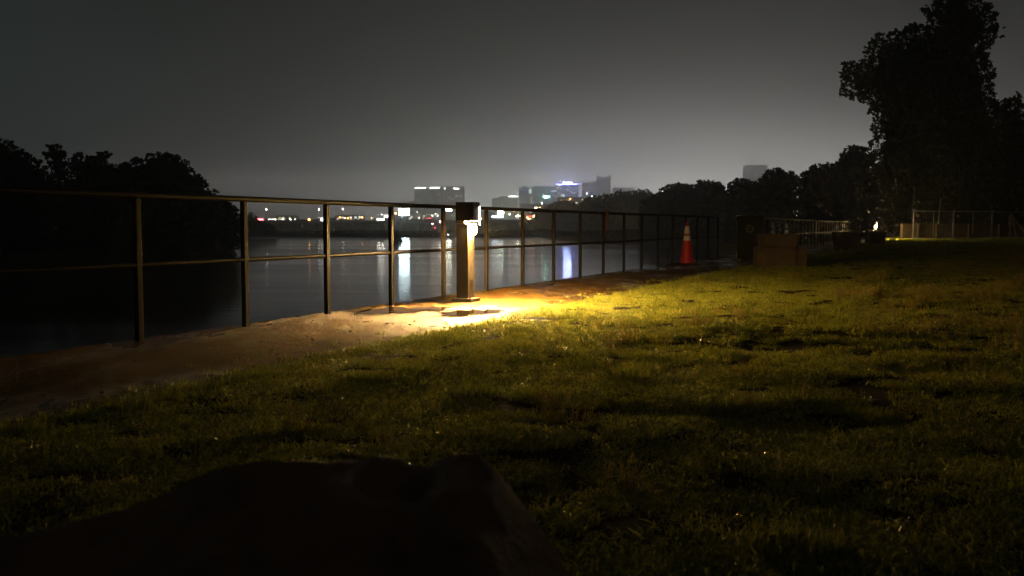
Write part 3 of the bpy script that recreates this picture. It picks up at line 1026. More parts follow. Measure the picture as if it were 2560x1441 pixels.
fme = mesh_np('hanging_fold', V, Fc, True)
fo = put('hanging_fold', fme, M_rag, rag)
sm = fo.modifiers.new('thickness', 'SOLIDIFY'); sm.thickness = .004

# ------------------------------------------------------------------ bollard lamp
E_lamp = emit('lamp_glare', (1.0, .60, .17), 4200)
E_lens = emit('lens_glare', (1.0, .60, .21), 48000)
E_lamp_far = emit('far_lamp_glare', (1.0, .66, .28), 5500)
E_slot = emit('lamp_slot', (1.0, .86, .66), 25)


def bollard(loc, rot, label, glow=None):
    o = empty('bollard_lamp', loc, rot)
    tag(o, label, 'lamp', 'bollard lamps on the lakeside path')
    put('column', box_me('column', -.085, .058, -.085, .085, .04, .875, .004), M_bollard, o)
    put('plinth', box_me('plinth', -.125, .118, -.125, .105, -.02, .045, .006), M_bollard, o)
    bm = bmesh.new()
    bm_box(bm, -.09, .125, -.09, .09, .905, 1.115, .004)
    bm_box(bm, -.088, .02, -.088, .088, .877, .903)
    me = bpy.data.meshes.new('hood'); bm.to_mesh(me); bm.free()
    put('hood', me, M_bollard, o)
    put('lamp_bulb', lathe_me('lamp_bulb', [(.01, .755), (.030, .765), (.038, .80), (.038, .84), (.034, .87), (.01, .876)], 18), glow or E_lamp, o, (.082, .02, .0)).scale = (.7, 1.15, 1)
    put('lens', box_me('lens', .062, .122, -.07, .08, .9025, .9045), E_lens if glow is None else glow, o)
    put('baffle', box_me('baffle', .1225, .1248, -.083, .085, .8965, .9045), M_bollard, o)
    put('baffle', box_me('baffle', .0585, .124, -.088, -.084, .880, .9045), M_bollard, o)
    put('light_slot', box_me('light_slot', .1265, .131, .068, .088, .86, 1.065), E_slot, o)
    put('latch', box_me('latch', .059, .066, -.035, .03, .235, .25, .002), M_bollard, o)
    put('bolt', lathe_me('bolt', [(.009, .045), (.009, .056), (.004, .06)], 6), M_steel, o, (.09, -.1, 0))
    return o


LP = G(1161, 757)
bollard((LP.x + .02, LP.y + .10, 0), RAILROT, 'near square bollard lamp with glaring white light, standing in front of the railing')
L2P = P(2186, 565, 60)
bollard((L2P.x, 60, 0), RAILROT, 'far bollard lamp, a small bright star beside the yellow-lit wall', E_lamp_far)

# ------------------------------------------------------------------ puddles
M_pud = None
m, t, b, out = new_mat('puddle_water')
b.inputs['Base Color'].default_value = (.035, .024, .014, 1)
b.inputs['Roughness'].default_value = .03
b.inputs['IOR'].default_value = 1.333
M_pud = m


def puddle(pts, label, seed):
    P3 = [G(a, b_) for a, b_ in pts]
    r_ = random.Random(seed)
    fine = []
    n = len(P3)
    for i in range(n):
        a, b_ = P3[i], P3[(i + 1) % n]
        for k in range(9):
            q = a.lerp(b_, k / 9)
            d = (b_ - a)
            nn = Vector((d.y, -d.x, 0)).normalized()
            q = q + nn * (r_.uniform(-.05, .05) + .055 * math.sin(i * 2.1 + k * .9) + .03 * math.sin(i * 5 + k * 2.3))
            fine.append((q.x, q.y, 0.0135))
    bm = bmesh.new()
    bm.faces.new([bm.verts.new(q) for q in fine])
    bmesh.ops.recalc_face_normals(bm, faces=bm.faces)
    if list(bm.faces)[0].normal.z < 0:
        bmesh.ops.reverse_faces(bm, faces=bm.faces)
    me = bpy.data.meshes.new('puddle'); bm.to_mesh(me); bm.free()
    o = put('puddle', me, M_pud)
    tag(o, label, 'puddle', 'puddles on the muddy path')
    return o


puddle([(1095, 789), (1130, 781), (1180, 778), (1235, 777), (1265, 779), (1245, 785), (1190, 789), (1130, 794)], 'small brown puddle right in front of the near bollard lamp', 4)
puddle([(880, 787), (900, 779), (935, 777), (975, 770), (1030, 773), (1075, 768), (1118, 773), (1100, 780), (1056, 778), (1030, 785), (985, 783), (955, 790), (915, 788)], 'wide grey puddle left of the near bollard lamp reflecting the railing', 9)

# ------------------------------------------------------------------ path litter and sprigs
n = 110
tt = rng.uniform(-4, 14, n); ss = 1.85 - np.abs(rng.normal(0, .5, n))
C = np.stack([RAIL0.x + D2.x * tt + N2.x * ss, RAIL0.y + D2.y * tt + N2.y * ss, np.full(n, .011)], -1)
me = leaf_mesh('leaf_litter', C, .035, None, .9)
o = put('leaf_litter', me, surf('dead_leaf', (.06, .035, .015), rough=.8))
tag(o, kind='stuff')

# pebbles / clods on the path
bm = bmesh.new()
for k in range(500):
    tt_ = random.uniform(-3, 12); ss_ = random.uniform(.2, 1.85)
    p = along(tt_, ss_, .008)
    r_ = random.uniform(.002, .006) * (1 + 2 * (random.random() < .06))
    mat4 = Matrix.Translation(p) @ Matrix.Diagonal((r_ * random.uniform(.8, 1.6), r_ * random.uniform(.8, 1.4), r_ * .6, 1))
    bmesh.ops.create_icosphere(bm, subdivisions=1, radius=1, matrix=mat4)
me = bpy.data.meshes.new('path_grit'); bm.to_mesh(me); bm.free()
tag(put('path_grit', me, surf('grit', (.16, .11, .06), (.07, .05, .03), rough=.6, scale=80)), kind='stuff')

# ------------------------------------------------------------------ grass
def blade_patch(name, n, size, hmin, hmax, wid, lean, mat, dry=.25, seedhead=0.0, disc=True):
    """n blades (3 segments folded to two quads) inside a disc."""
    rr = size * .5 * np.sqrt(rng.uniform(0, 1, n)); aa = rng.uniform(0, 2 * math.pi, n)
    bx, by = rr * np.cos(aa), rr * np.sin(aa)
    h = rng.uniform(hmin, hmax, n)
    az_ = rng.uniform(0, 2 * math.pi, n)
    ln = rng.uniform(.1, 1, n) * lean
    wd = wid * rng.uniform(.6, 1.3, n)
    dx, dy = np.cos(az_), np.sin(az_)
    sx_, sy_ = -dy, dx
    tw = rng.uniform(-.8, .8, n)
    rows = []
    for f, wf in ((0, 1.0), (.5, .85), (1.0, .08)):
        ox = bx + dx * ln * h * f ** 1.6
        oy = by + dy * ln * h * f ** 1.6
        oz = h * (f - .35 * np.minimum(ln, 1.4) * f * f) - .004
        w_ = wd * wf * .5
        rows.append(np.stack([ox - sx_ * w_, oy - sy_ * w_, oz + tw * w_], -1))
        rows.append(np.stack([ox + sx_ * w_, oy + sy_ * w_, oz - tw * w_], -1))
    V = np.stack(rows, 1).reshape(-1, 3)
    b0 = np.arange(n)[:, None] * 6
    F1 = b0 + np.array([[0, 1, 3, 2]])
    F2 = b0 + np.array([[2, 3, 5, 4]])
    Fa = np.concatenate([F1, F2])
    tint = np.clip(rng.beta(1.3, 2.2, n) + (rng.uniform(0, 1, n) < dry) * .5, 0, 1)
    tint = np.repeat(tint, 6)
    if seedhead > 0:
        m_ = int(n * seedhead)
        ki = rng.choice(n, m_, replace=False)
        tipx = V.reshape(n, 6, 3)[ki, 4:6].mean(1)
        q = []
        hw = wid * 1.1
        for c, x_, y_ in zip(tipx, dx[ki], dy[ki]):
            L_ = random.uniform(.014, .03)
            q += [c + np.array([0, 0, -.006]), c + np.array([-y_ * hw, x_ * hw, L_ * .4]), c + np.array([x_ * L_ * .5, y_ * L_ * .5, L_]), c + np.array([y_ * hw, -x_ * hw, L_ * .4])]
        base = len(V)
        V = np.concatenate([V, np.array(q)])
        Fa = np.concatenate([Fa, base + np.arange(m_ * 4).reshape(m_, 4)])
        tint = np.concatenate([tint, np.ones(m_ * 4)])
    me = mesh_np(name, V, Fa)
    at = me.attributes.new('tint', 'FLOAT', 'POINT')
    at.data.foreach_set('value', tint.astype(np.float32))
    me.materials.append(mat)
    return me


src_col = bpy.data.collections.new('turf_sources')
k = 0
srcs = []
for i in range(4):
    srcs.append(blade_patch('turf_patch', 300, .27, .010, .040, .0072, 1.7, M_grass, .32))
for i in range(2):
    srcs.append(blade_patch('clover_patch', 420, .20, .02, .065, .0045, .8, M_grass, .05))
for i in range(3):
    srcs.append(blade_patch('dry_tuft', (22, 34, 48)[i], (.07, .10, .13)[i], .035, (.10, .12, .145)[i], .0036, .6, M_dry, .3, (.5, .25, .7)[i]))
for i in range(3):
    srcs.append(blade_patch('sprig', (6, 10, 16)[i], (.03, .06, .11)[i], .012, .06, .0042, .9, M_grass, .3))
for i, me in enumerate(srcs):
    o = bpy.data.objects.new('%02d_%s' % (i, me.name.split('.')[0]), me)
    src_col.objects.link(o)


def scatter(name, pts, rot, scl, idx):
    me = bpy.data.meshes.new(name)
    me.vertices.add(len(pts))
    me.vertices.foreach_set('co', np.asarray(pts, np.float32).ravel())
    for nm, tp, d in (('rotz', 'FLOAT', rot), ('scl', 'FLOAT', scl)):
        a = me.attributes.new(nm, tp, 'POINT')
        a.data.foreach_set('value', np.asarray(d, np.float32))
    a = me.attributes.new('pick', 'INT', 'POINT')
    a.data.foreach_set('value', np.asarray(idx, np.int32))
    o = put(name, me)
    ng = bpy.data.node_groups.new(name, 'GeometryNodeTree')
    ng.interface.new_socket('Geometry', in_out='INPUT', socket_type='NodeSocketGeometry')
    ng.interface.new_socket('Geometry', in_out='OUTPUT', socket_type='NodeSocketGeometry')
    gi = ng.nodes.new('NodeGroupInput'); go = ng.nodes.new('NodeGroupOutput')
    ip = ng.nodes.new('GeometryNodeInstanceOnPoints')
    ci = ng.nodes.new('GeometryNodeCollectionInfo')
    ci.inputs['Collection'].default_value = src_col
    ci.inputs['Separate Children'].default_value = True
    ci.inputs['Reset Children'].default_value = True

    def attr(nm, tp):
        a = ng.nodes.new('GeometryNodeInputNamedAttribute')
        a.data_type = tp
        a.inputs['Name'].default_value = nm
        return a.outputs[0]
    cx = ng.nodes.new('ShaderNodeCombineXYZ')
    ng.links.new(attr('rotz', 'FLOAT'), cx.inputs[2])
    ng.links.new(gi.outputs[0], ip.inputs['Points'])
    ng.links.new(ci.outputs[0], ip.inputs['Instance'])
    ip.inputs['Pick Instance'].default_value = True
    ng.links.new(attr('pick', 'INT'), ip.inputs['Instance Index'])
    ng.links.new(cx.outputs[0], ip.inputs['Rotation'])
    ng.links.new(attr('scl', 'FLOAT'), ip.inputs['Scale'])
    ng.links.new(ip.outputs[0], go.inputs[0])
    md = o.modifiers.new('scatter', 'NODES')
    md.node_group = ng
    return o


def field(y0, y1, density, smin, smax, picks, keep=None, edge=0.05, seed=0):
    """points on the lawn between two depths, inside a generous view wedge."""
    half = .56
    area = half * (y1 * y1 - y0 * y0) + 1.6 * (y1 - y0)
    n = int(area * density)
    y = np.sqrt(rng.uniform(y0 * y0, y1 * y1, n))
    x = rng.uniform(-1, 1, n) * (y * half + .8)
    t_ = (x - RAIL0.x) * D2.x + (y - RAIL0.y) * D2.y
    s_ = (x - RAIL0.x) * N2.x + (y - RAIL0.y) * N2.y
    ok = s_ > EDGE + edge + edge_wobble(t_) + rng.uniform(-.05, .05, n) - .0 * y
    if keep is not None:
        ok &= keep(t_, s_)
    t_, s_, x, y = t_[ok], s_[ok], x[ok], y[ok]
    z = lawn_h(t_, s_)
    m_ = len(x)
    cl = .62 + .75 * (vnoise(t_ * 2.1 + 9, s_ * 2.1, 91) * .5 + vnoise(t_ * 6.3, s_ * 6.3, 92) * .5)
    return np.stack([x, y, z - .004], -1), rng.uniform(0, 6.28, m_), rng.uniform(smin, smax, m_) * cl, rng.choice(picks, m_)


parts = []
parts.append(field(1.2, 6, 85, .7, 1.1, [0, 1, 2, 3], edge=.16, keep=lambda t_, s_: vnoise(t_ * 5, s_ * 5, 40) > .19))
parts.append(field(6, 14, 48, .8, 1.2, [0, 1, 2, 3], edge=.16))
parts.append(field(14, 30, 20, 1.1, 1.7, [0, 1, 2, 3], edge=.2))
parts.append(field(30, 75, 5, 1.8, 2.8, [0, 1, 2, 3], edge=.4))
parts.append(field(1.5, 12, 14, .5, 1.2, [4, 5], edge=.0, keep=lambda t_, s_: (vnoise(t_ * 2.2, s_ * 2.2, 41) > .62) | ((s_ < EDGE + .16) & (rng.uniform(0, 1, len(t_)) < .8))))
parts.append(field(12, 30, 5, .8, 1.6, [4, 5], edge=.0, keep=lambda t_, s_: vnoise(t_ * 1.2, s_ * 1.2, 42) > .6))
def tall_keep(t_, s_):
    return (vnoise(t_ * 1.3, s_ * 1.3, 77) * .6 + vnoise(t_ * 4, s_ * 4, 78) * .4) > (.72 - .30 * np.clip((s_ - EDGE - 1.2) / 3, 0, 1))


parts.append(field(2, 7, 50, .6, 1.2, [9, 10, 11], keep=tall_keep))
parts.append(field(7, 18, 40, 1.0, 2.1, [9, 10, 11], keep=tall_keep))
A = [np.concatenate([p[i] for p in parts]) for i in range(4)]
o = scatter('grass', *A)
tag(o, kind='stuff')


# a few grass sprigs rooted in the path
ns = 5500
tsp = rng.uniform(-8, 16, ns); ssp = EDGE - np.abs(rng.normal(0, .13, ns)) + .08 - .3 * (rng.uniform(0, 1, ns) < .04) * rng.uniform(0, 2, ns)
px_ = RAIL0.x + D2.x * tsp + N2.x * ssp; py_ = RAIL0.y + D2.y * tsp + N2.y * ssp
o = scatter('path_sprigs', np.stack([px_, py_, np.zeros(ns)], -1), rng.uniform(0, 6.28, ns), rng.uniform(.5, 1.2, ns), rng.choice([9, 10, 11], ns))
tag(o, kind='stuff')


def dry_keep(t_, s_):
    base = np.clip((s_ - EDGE - .8) / 3.5, 0, 1)
    nse = vnoise(t_ * .9, s_ * .9, 51) * .55 + vnoise(t_ * 3.1, s_ * 3.1, 52) * .45
    return nse > (.74 - .28 * base)


parts = [field(2.0, 7, 26, .55, 1.05, [6, 7, 8], keep=lambda t_, s_: dry_keep(t_, s_) & (vnoise(t_ * 5, s_ * 5, 60) > .55), edge=.5),
         field(7, 16, 24, .5, 1.2, [6, 7, 8], keep=dry_keep, edge=.1),
         field(16, 34, 9, .8, 1.5, [6, 7, 8], keep=dry_keep, edge=.1)]
A = [np.concatenate([p[i] for p in parts]) for i in range(4)]
o = scatter('dry_grass_tufts', *A)
tag(o, kind='stuff')

# ------------------------------------------------------------------ boulder in the foreground
prof = [(-900, 1700), (-500, 1520), (-250, 1430), (0, 1345), (150, 1320), (300, 1286), (400, 1232), (480, 1192), (600, 1164), (750, 1158), (900, 1140), (1000, 1139), (1060, 1160), (1085, 1143), (1112, 1132), (1150, 1132), (1200, 1145), (1235, 1168), (1270, 1205), (1310, 1260), (1355, 1330), (1420, 1441), (1500, 1640), (1600, 1950), (1750, 2350)]
RY = 1.24
PX, PZ = [], []
for a, b_ in prof:
    p = P(a, b_, RY)
    PX.append(p.x); PZ.append(p.z)
x0, x1 = PX[0], PX[-1]
nx, ny = 300, 200
gx_ = np.linspace(x0, x1, nx); gy_ = np.linspace(.62, 1.86, ny)
GX, GY = np.meshgrid(gx_, gy_, indexing='ij')
top = np.interp(GX, PX, PZ)
top = top + .006 * (vnoise(GX * 26, GY * 26, 70) - .5) + .012 * (vnoise(GX * 9, GY * 9, 71) - .5) * 1.0
dy_ = GY - RY
front = np.clip(-dy_, 0, 9); back = np.clip(dy_, 0, 9)
Zr = top - .34 * front - 1.05 * np.clip(front - .25, 0, 9) ** 1.3 * 1.6 - 1.4 * back ** 1.25 - .5 * back
# warm plane falling away on the right, ridge between
Zr += .030 * (vnoise(GX * 5 + 7, GY * 5, 72) - .5) * np.clip(front * 6, 0, 1) + .010 * (vnoise(GX * 18, GY * 18, 73) - .5) + .003 * (vnoise(GX * 70, GY * 70, 74) - .5)
# pit with a wet rim
pc = P(985, 1158, 1.20)
dd = np.sqrt(((GX - pc.x) / .040) ** 2 + ((GY - 1.19) / .045) ** 2)
Zr += -.022 * np.exp(-(dd ** 2.2)) + .006 * np.exp(-((dd - 1.25) / .3) ** 2)
edge_f = np.minimum(np.minimum((GX - x0) / .12, (x1 - GX) / .12), 1)
Zr = Zr * np.clip(edge_f, 0, 1) - .05 * (1 - np.clip(edge_f, 0, 1))
Zr = np.maximum(Zr, -.06)
idx = np.arange(nx * ny).reshape(nx, ny)
fc = np.stack([idx[:-1, :-1], idx[1:, :-1], idx[1:, 1:], idx[:-1, 1:]], -1).reshape(-1, 4)
me = mesh_np('boulder', np.stack([GX, GY, Zr], -1).reshape(-1, 3), fc, True)
M_rock = surf('wet_brown_rock', (.50, .25, .125), (.20, .095, .05), rough=.6, rough2=.3, scale=9, bump=.9, bscale=75, spec=.2)
t = M_rock.node_tree
b = [q for q in t.nodes if q.type == 'BSDF_PRINCIPLED'][0]
tcn = N(t, 'ShaderNodeTexCoord')
mpp = N(t, 'ShaderNodeMapping')
mpp.vector_type = 'TEXTURE'
mpp.inputs['Location'].default_value = (pc.x + .01, 1.20, 0)
mpp.inputs['Scale'].default_value = (.085, .085, 10)
t.links.new(tcn.outputs['Object'], mpp.inputs[0])
ln = N(t, 'ShaderNodeVectorMath')
ln.operation = 'LENGTH'
t.links.new(mpp.outputs[0], ln.inputs[0])
nz = N(t, 'ShaderNodeTexNoise', i_Scale=30.0, i_Detail=4.0)
t.links.new(tcn.outputs['Object'], nz.inputs[0])
wetm = math_n(t, 'MULTIPLY', math_n(t, 'SUBTRACT', math_n(t, 'ADD', 1.1, math_n(t, 'MULTIPLY', nz.outputs[0], .5)), math_n(t, 'ADD', ln.outputs['Value'], .25)), 3.0, True)
old = b.inputs['Roughness'].links[0].from_socket
t.links.new(math_n(t, 'ADD', math_n(t, 'MULTIPLY', old, math_n(t, 'SUBTRACT', 1.0, wetm)), math_n(t, 'MULTIPLY', wetm, .17)), b.inputs['Roughness'])
t.links.new(math_n(t, 'ADD', .2, math_n(t, 'MULTIPLY', wetm, .6)), b.inputs['Specular IOR Level'])
o = put('boulder', me, M_rock)
tag(o, 'large dark brown boulder with a wet pitted top in the near foreground', 'rock')

# ------------------------------------------------------------------ traffic cone
cpos = G(1717, 663)
cone = empty('traffic_cone', (cpos.x, cpos.y, 0), .3)
tag(cone, 'tall red traffic cone with two white bands on the path beside the railing', 'traffic cone')
M_cone = surf('cone_red', (.58, .018, .012), (.42, .012, .008), rough=.45, scale=8, bump=.1)
M_band = surf('cone_band', (.82, .80, .74), (.7, .68, .6), rough=.35, scale=14)
M_rub = surf('black_rubber', (.02, .02, .02), rough=.7)


def cr_(z):
    return .150 - (z - .04) * (.150 - .032) / .86


bm = bmesh.new()
bm_box(bm, -.19, .19, -.19, .19, 0, .045, .012)
me = bpy.data.meshes.new('base'); bm.to_mesh(me); bm.free()
put('base', me, M_rub, cone)
put('cone_body', lathe_me('cone_body', [(.155, .0455), (.15, .06), (cr_(.5), .5), (cr_(.90), .90), (.026, .925), (.010, .932)], 32), M_cone, cone)
for (z0, z1) in ((.535, .64), (.685, .845)):
    put('reflective_band', lathe_me('reflective_band', [(cr_(z0) + .0005, z0), (cr_(z0) + .003, z0 + .002), (cr_(z1) + .003, z1 - .002), (cr_(z1) + .0005, z1)], 32), M_band, cone)

def stone_me(name, r, sx, sy, sz, seed):
    bm = bmesh.new()
    bmesh.ops.create_icosphere(bm, subdivisions=3, radius=r)
    for v in bm.verts:
        q = v.co * 12 + Vector((seed, seed * 2, 0))
        f = 1 + .16 * math.sin(q.x * 1.3 + q.y) + .12 * math.sin(q.z * 1.7 + q.x * .6) + .06 * math.sin(q.y * 4)
        v.co = Vector((v.co.x * sx * f, v.co.y * sy * f, v.co.z * sz * f))
    for f in bm.faces: f.smooth = True
    me = bpy.data.meshes.new(name); bm.to_mesh(me); bm.free()
    return me


p = G(1742, 663)
o = put('stone', stone_me('stone', .045, 1.2, .9, .8, 2), M_conc, None, (p.x, p.y, .035))
tag(o, 'small pale stone lying at the right foot of the traffic cone', 'stone')
p = G(1848, 653)
o = put('stone', stone_me('stone', .05, 1.1, .9, .7, 5), M_conc, None, (p.x, p.y, .03))
tag(o, 'small pale stone at the foot of the reflective marker post', 'stone')

# ------------------------------------------------------------------ marker post + litter bin with round emblem
p = G(1843, 650)
mk = empty('marker_post', (p.x, p.y, 0), -.3)
tag(mk, 'thin marker post with pale orange reflective bands left of the litter bin', 'marker post')
put('pole', tube_me('pole', [(0, 0, 0), (0, 0, 1.12)], .022, 10), M_pole, mk)
M_refl = surf('reflective_orange', (.8, .42, .26), (.7, .3, .15), rough=.4, scale=20)
put('reflector', tube_me('reflector', [(0, 0, .02), (0, 0, .20)], .0245, 10), M_refl, mk)
put('reflector', box_me('reflector', .03, .085, -.034, -.026, .82, 1.08), M_refl, mk)
put('bracket', box_me('bracket', -.03, .1, -.025, .0, 1.09, 1.115), M_galv, mk)

p = G(1882, 652)
bn = empty('litter_bin', (p.x, p.y + .35, 0), -.25)
tag(bn, 'dark square litter bin with a round grey emblem, between railing and concrete blocks', 'litter bin')
M_bin = surf('dark_green_bin', (.008, .011, .008), (.005, .007, .005), rough=.6, scale=5, spec=.12)
put('body', box_me('body', -.30, .30, -.27, .27, .03, .98, .02), M_bin, bn)
put('lid', box_me('lid', -.33, .33, -.30, .30, .985, 1.10, .025, (.94, .94)), M_bin, bn)
M_emb = surf('emblem_print', (.10, .10, .08), (.07, .07, .06), rough=.6, scale=20)
bm = bmesh.new()
seg = 36
for (ra, rb) in ((.062, .098),):
    fr = [[bm.verts.new((r_ * math.cos(2 * math.pi * k / seg), y_, .78 + r_ * math.sin(2 * math.pi * k / seg))) for k in range(seg)] for (r_, y_) in ((ra, -.277), (rb, -.277), (rb, -.2705), (ra, -.2705))]
    for q in range(4):
        a_, b_ = fr[q], fr[(q + 1) % 4]
        for k in range(seg):
            bm.faces.new((a_[k], a_[(k + 1) % seg], b_[(k + 1) % seg], b_[k]))
bm_box(bm, -.008, .008, -.277, -.2705, .735, .80)
for sx_ in (-1, 1):
    vs_ = [bm.verts.new((sx_ * a_, y_, z_)) for y_ in (-.277, -.2705) for a_, z_ in ((.0, .765), (.034, .785), (.030, .80), (.0, .782))]
    bm.faces.new(vs_[:4]); bm.faces.new(vs_[4:][::-1])
    for k in range(4):
        bm.faces.new((vs_[k], vs_[(k + 1) % 4], vs_[4 + (k + 1) % 4], vs_[4 + k]))
bmesh.ops.recalc_face_normals(bm, faces=bm.faces)
me = bpy.data.meshes.new('emblem'); bm.to_mesh(me); bm.free()
put('emblem', me, M_emb, bn)

# ------------------------------------------------------------------ concrete blocks
def block_me(name, w, d, h, taper=(1, 1), seed=0):
    bm = bmesh.new()
    bm_box(bm, -w / 2, w / 2, -d / 2, d / 2, 0, h, .018, taper)
    bmesh.ops.subdivide_edges(bm, edges=[e for e in bm.edges if e.calc_length() > .15], cuts=4, use_grid_fill=True)
    r_ = random.Random(seed)
    for v in bm.verts:
        v.co += Vector((r_.uniform(-1, 1), r_.uniform(-1, 1), r_.uniform(-1, 0) if v.co.z > .02 else 0)) * .006
    me = bpy.data.meshes.new(name); bm.to_mesh(me); bm.free()
    return me


gb = 'concrete blocks on the lawn'


def block(px0, px1, py0, py1, dist, d, label, rot=0.0, taper=(1, 1), seed=0, z0=None, mat=None):
    a = P(px0, py1, dist); b_ = P(px1, py0, dist)
    z = a.z if z0 is None else z0
    o = put('concrete_block', block_me('concrete_block', b_.x - a.x, d, b_.z - z, taper, seed), mat or M_conc, None, ((a.x + b_.x) / 2, dist + d / 2, z), rot)
    tag(o, label, 'concrete block', gb)
    return o


B1 = block(1895, 1994, 618, 672, 19.6, .55, 'large stained concrete block on the grass, bottom of the nearest stack', -.12, (.97, .97), 1, -.01)
t1 = B1.location.z + max(v.co.z for v in B1.data.vertices)
B2 = block(1908, 1992, 585, 616, 19.62, .42, 'tapered concrete block carrying two plastic bottles, top of the nearest stack', -.05, (1.16, 1.15), 2, t1 + .001)
B3 = block(2000, 2021, 617, 666, 19.3, .45, 'narrow upright concrete block just right of the nearest stack', -.1, (.96, 1), 3, -.01)
B4 = block(2093, 2150, 603, 628, 33.8, .5, 'squat concrete block, bottom of the second stack', -.1, (1, 1), 4, -.01)
t4 = B4.location.z + max(v.co.z for v in B4.data.vertices)
B5 = block(2090, 2152, 580, 602, 33.9, .5, 'wide concrete block, top of the second stack', .04, (.98, 1), 5, t4 + .001)
B6 = block(2174, 2214, 578, 612, 45.5, .7, 'dark concrete block below the far bollard lamp', 0, (1, 1), 6, -.01, M_conc_dark)

# bottles on the block
m, t, b, out = new_mat('clear_plastic')
b.inputs['Base Color'].default_value = (.75, .8, .85, 1)
b.inputs['Roughness'].default_value = .12
b.inputs['Transmission Weight'].default_value = .75
b.inputs['IOR'].default_value = 1.25
M_clear = m
M_lab = surf('blue_label', (.05, .10, .22), rough=.5)
M_cap = surf('white_cap', (.7, .72, .74), rough=.4)
t2z = B2.location.z + max(v.co.z for v in B2.data.vertices)
for px, lb, an in ((1933, 'left clear plastic water bottle standing on the concrete block', .05), (1967, 'right clear plastic water bottle standing on the concrete block', -.04)):
    q = P(px, 588, 19.88)
    o = empty('plastic_bottle', (q.x, 19.9, t2z - .004))
    tag(o, lb, 'bottle', 'bottles on the concrete block')
    put('bottle_body', lathe_me('bottle_body', [(.026, 0), (.033, .006), (.034, .05), (.031, .06), (.034, .07), (.034, .135), (.030, .155), (.015, .185), (.0125, .195)], 18), M_clear, o)
    put('label_wrap', lathe_me('label_wrap', [(.0345, .075), (.0352, .076), (.0352, .125), (.0345, .126)], 18), M_lab, o)
    put('cap', lathe_me('cap', [(.0145, .1955), (.015, .198), (.015, .21), (.012, .213)], 14), M_cap, o)

# ------------------------------------------------------------------ steel gate frame between path and lawn, beyond the first stack
a = G(2040, 622); b_ = G(2094, 620)
gt = empty('handrail_frame', (a.x, a.y, 0), math.atan2(b_.y - a.y, b_.x - a.x))
tag(gt, 'short pale steel handrail between the two stacks of concrete blocks', 'handrail')
w_ = (b_ - a).length
for x_ in (0, w_):
    put('post', tube_me('post', [(x_, 0, 0), (x_, 0, 1.05)], .024, 8), M_galv, gt)
put('top_rail', tube_me('top_rail', [(.02, 0, 1.07), (w_ - .02, 0, 1.07)], .02, 8), M_steel, gt)
put('middle_rail', tube_me('middle_rail', [(.024, 0, .58), (w_ - .024, 0, .58)], .016, 8), M_galv, gt)

# ------------------------------------------------------------------ wall and mesh fence at the back of the lawn
wl = P(2256, 598, 62.5); wr_ = P(2640, 592, 70)
wang = math.atan2(wr_.y - wl.y, wr_.x - wl.x)
wlen = (wr_ - wl).length
wroot = empty('concrete_wall', (wl.x, wl.y, 0), wang)
tag(wroot, 'low concrete panel wall at the back of the lawn, its left end lit yellow', 'wall')
npn = 5
pl = wlen / npn
pme = box_me('panel', .012, pl - .012, 0, .18, -.05, 1.0, .01)
pme.materials.append(M_wall)
for k in range(npn):
    put('panel', pme, None, wroot, (k * pl, random.uniform(-.01, .01), 0))
bt = box_me('buttress', -.09, .09, -.10, -.012, -.05, .96, .01)
bt.materials.append(M_wall)
for k in (0.45, 1.0, 2, 3, 4):
    put('buttress', bt, None, wroot, (k * pl, 0, 0))

fl = P(2281, 598, 60.5)
fr_ = P(2600, 592, 66.5)
fang = math.atan2(fr_.y - fl.y, fr_.x - fl.x)
FW = 3.72
M_wire = surf('fence_wire', (.18, .19, .2), rough=.5, metal=.6)
for k, (lb, sg) in enumerate((('left panel of the temporary mesh fence, small plate near its left post', True), ('middle panel of the temporary mesh fence, small plate beside its left post', True), ('right panel of the temporary mesh fence, reaching the edge of view', False))):
    bx_, by_ = fl.x + math.cos(fang) * FW * k, fl.y + math.sin(fang) * FW * k
    o = empty('fence_panel', (bx_, by_, 0), fang)
    tag(o, lb, 'fence', 'temporary mesh fence panels')
    H = 1.78
    for x_ in (.05, FW / 2, FW - .05):
        put('post', tube_me('post', [(x_, 0, .04), (x_, 0, H)], .024 if x_ != FW / 2 else .014, 8), M_galv, o)
    for z_ in (.12, H - .02):
        put('rail', tube_me('rail', [(.075, 0, z_), (FW - .075, 0, z_)], .019, 8), M_galv, o)
    bm = bmesh.new()
    for i in range(1, 36):
        x_ = .075 + (FW - .15) * i / 36
        bm_tube(bm, [(x_, .026, .13), (x_, .026, H - .04)], .0018, 3, False)
    for i in range(1, 18):
        z_ = .13 + (H - .17) * i / 18
        bm_tube(bm, [(.075, .0305, z_), (FW - .075, .0305, z_)], .0018, 3, False)
    me = bpy.data.meshes.new('wire_mesh'); bm.to_mesh(me); bm.free()
    put('wire_mesh', me, M_wire, o)['kind'] = 'stuff'
    put('foot', box_me('foot', -.25, .25, -.14, .14, -.01, .038, .01), M_galv, o, (0.05, 0, 0))
    for s_ in (-1, 1):
        put('clamp', tube_me('clamp', [(.05, 0, H + .02), (.05 + .10 * s_, -.02, H + .09)], .016, 6), M_galv, o)
    if sg:
        put('name_plate', box_me('name_plate', .20, .50, -.034, -.026, H - .36, H - .24), surf('plate_tan', (.55, .42, .26), rough=.5), o)

# thin leaning pole behind the fence
p = P(2344, 560, 64)
o = put('leaning_pole', tube_me('leaning_pole', [(0, 0, 0), (.05, 0, 1.2), (.16, 0, 2.6)], [.035, .03, .022], 8), M_galv, None, (p.x, 64, 0))
tag(o, 'thin pale pole leaning behind the left fence panel', 'pole')

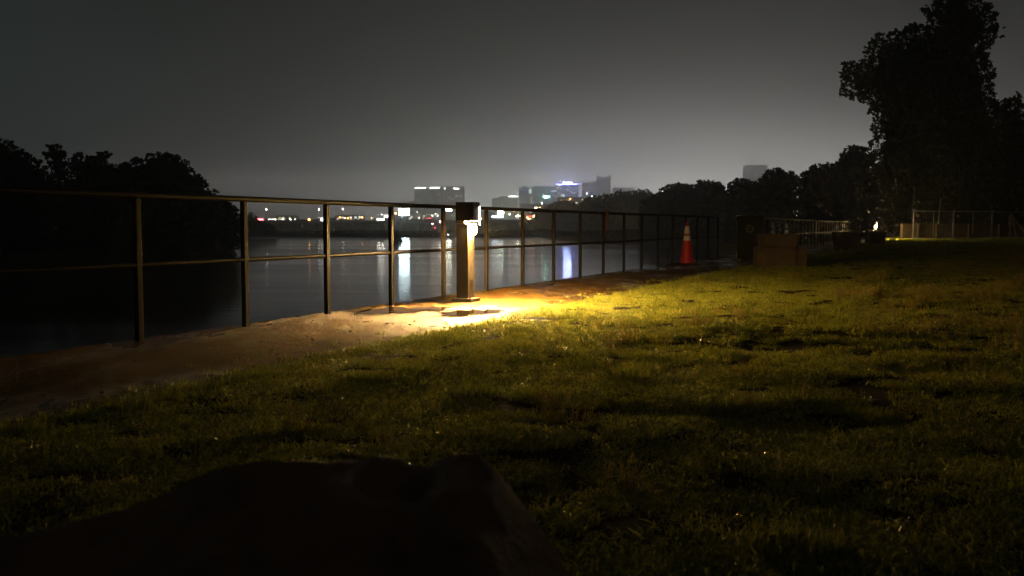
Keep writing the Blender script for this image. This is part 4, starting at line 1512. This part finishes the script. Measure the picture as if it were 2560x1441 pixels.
# timber A-frame barricade and stones at the far right
p = G(2535, 597)
ba = empty('timber_barricade', (p.x, p.y, 0), -.1)
tag(ba, 'timber barricade with a long diagonal brace at the far right', 'barricade')
M_wood = surf('weathered_timber', (.22, .16, .11), (.11, .08, .055), rough=.8, scale=8, stretch=(1, 1, .2), bump=.3)


def beam(bm, a, b_, w, d):
    a, b_ = Vector(a), Vector(b_)
    dr = (b_ - a).normalized()
    sd = dr.cross(Vector((0, 1, 0))).normalized() * (w / 2)
    up = Vector((0, 1, 0)) * (d / 2)
    vv = [bm.verts.new(q + s_ * sd + u_ * up) for q in (a, b_) for s_, u_ in ((-1, -1), (1, -1), (1, 1), (-1, 1))]
    bm.faces.new(vv[:4][::-1]); bm.faces.new(vv[4:])
    for k in range(4):
        bm.faces.new((vv[k], vv[(k + 1) % 4], vv[4 + (k + 1) % 4], vv[4 + k]))


for nm, a, b_ in (('brace', (-.25, 0, 1.62), (.75, 0, .25)), ('leg', (-.30, .09, 1.6), (-.32, .09, 0)), ('leg', (-.22, -.09, 1.6), (.05, -.30, 0)), ('crossbar', (-.32, .0, .85), (.32, .0, .85)), ('stop_board', (.70, .09, .6), (.74, .09, 0))):
    bm = bmesh.new(); beam(bm, a, b_, .10, .06)
    me = bpy.data.meshes.new(nm); bm.to_mesh(me); bm.free()
    put(nm, me, M_wood, ba)
p = G(2546, 596)
o = put('rubble_block', stone_me('rubble_block', .26, 1.3, 1.0, 1.0, 7), surf('reddish_stone', (.30, .17, .12), (.18, .10, .07), rough=.85, scale=6, bump=.4), None, (p.x + .15, p.y - 1.2, .2))
tag(o, 'reddish lump of rubble at the foot of the timber barricade', 'rubble')

# ------------------------------------------------------------------ haze
hz = box_me('haze', -2100, 2100, -100, 3500, -4.4, 168)
m = bpy.data.materials.new('night_mist')
m.use_nodes = True
t = m.node_tree
t.nodes.clear()
out = t.nodes.new('ShaderNodeOutputMaterial')
pv = N(t, 'ShaderNodeVolumePrincipled')
pv.inputs['Color'].default_value = (.985, .985, .98, 1)
pv.inputs['Density'].default_value = .00085
pv.inputs['Anisotropy'].default_value = .8
t.links.new(pv.outputs[0], out.inputs['Volume'])
hz.materials.append(m)
o = put('haze', hz)
tag(o, kind='stuff')
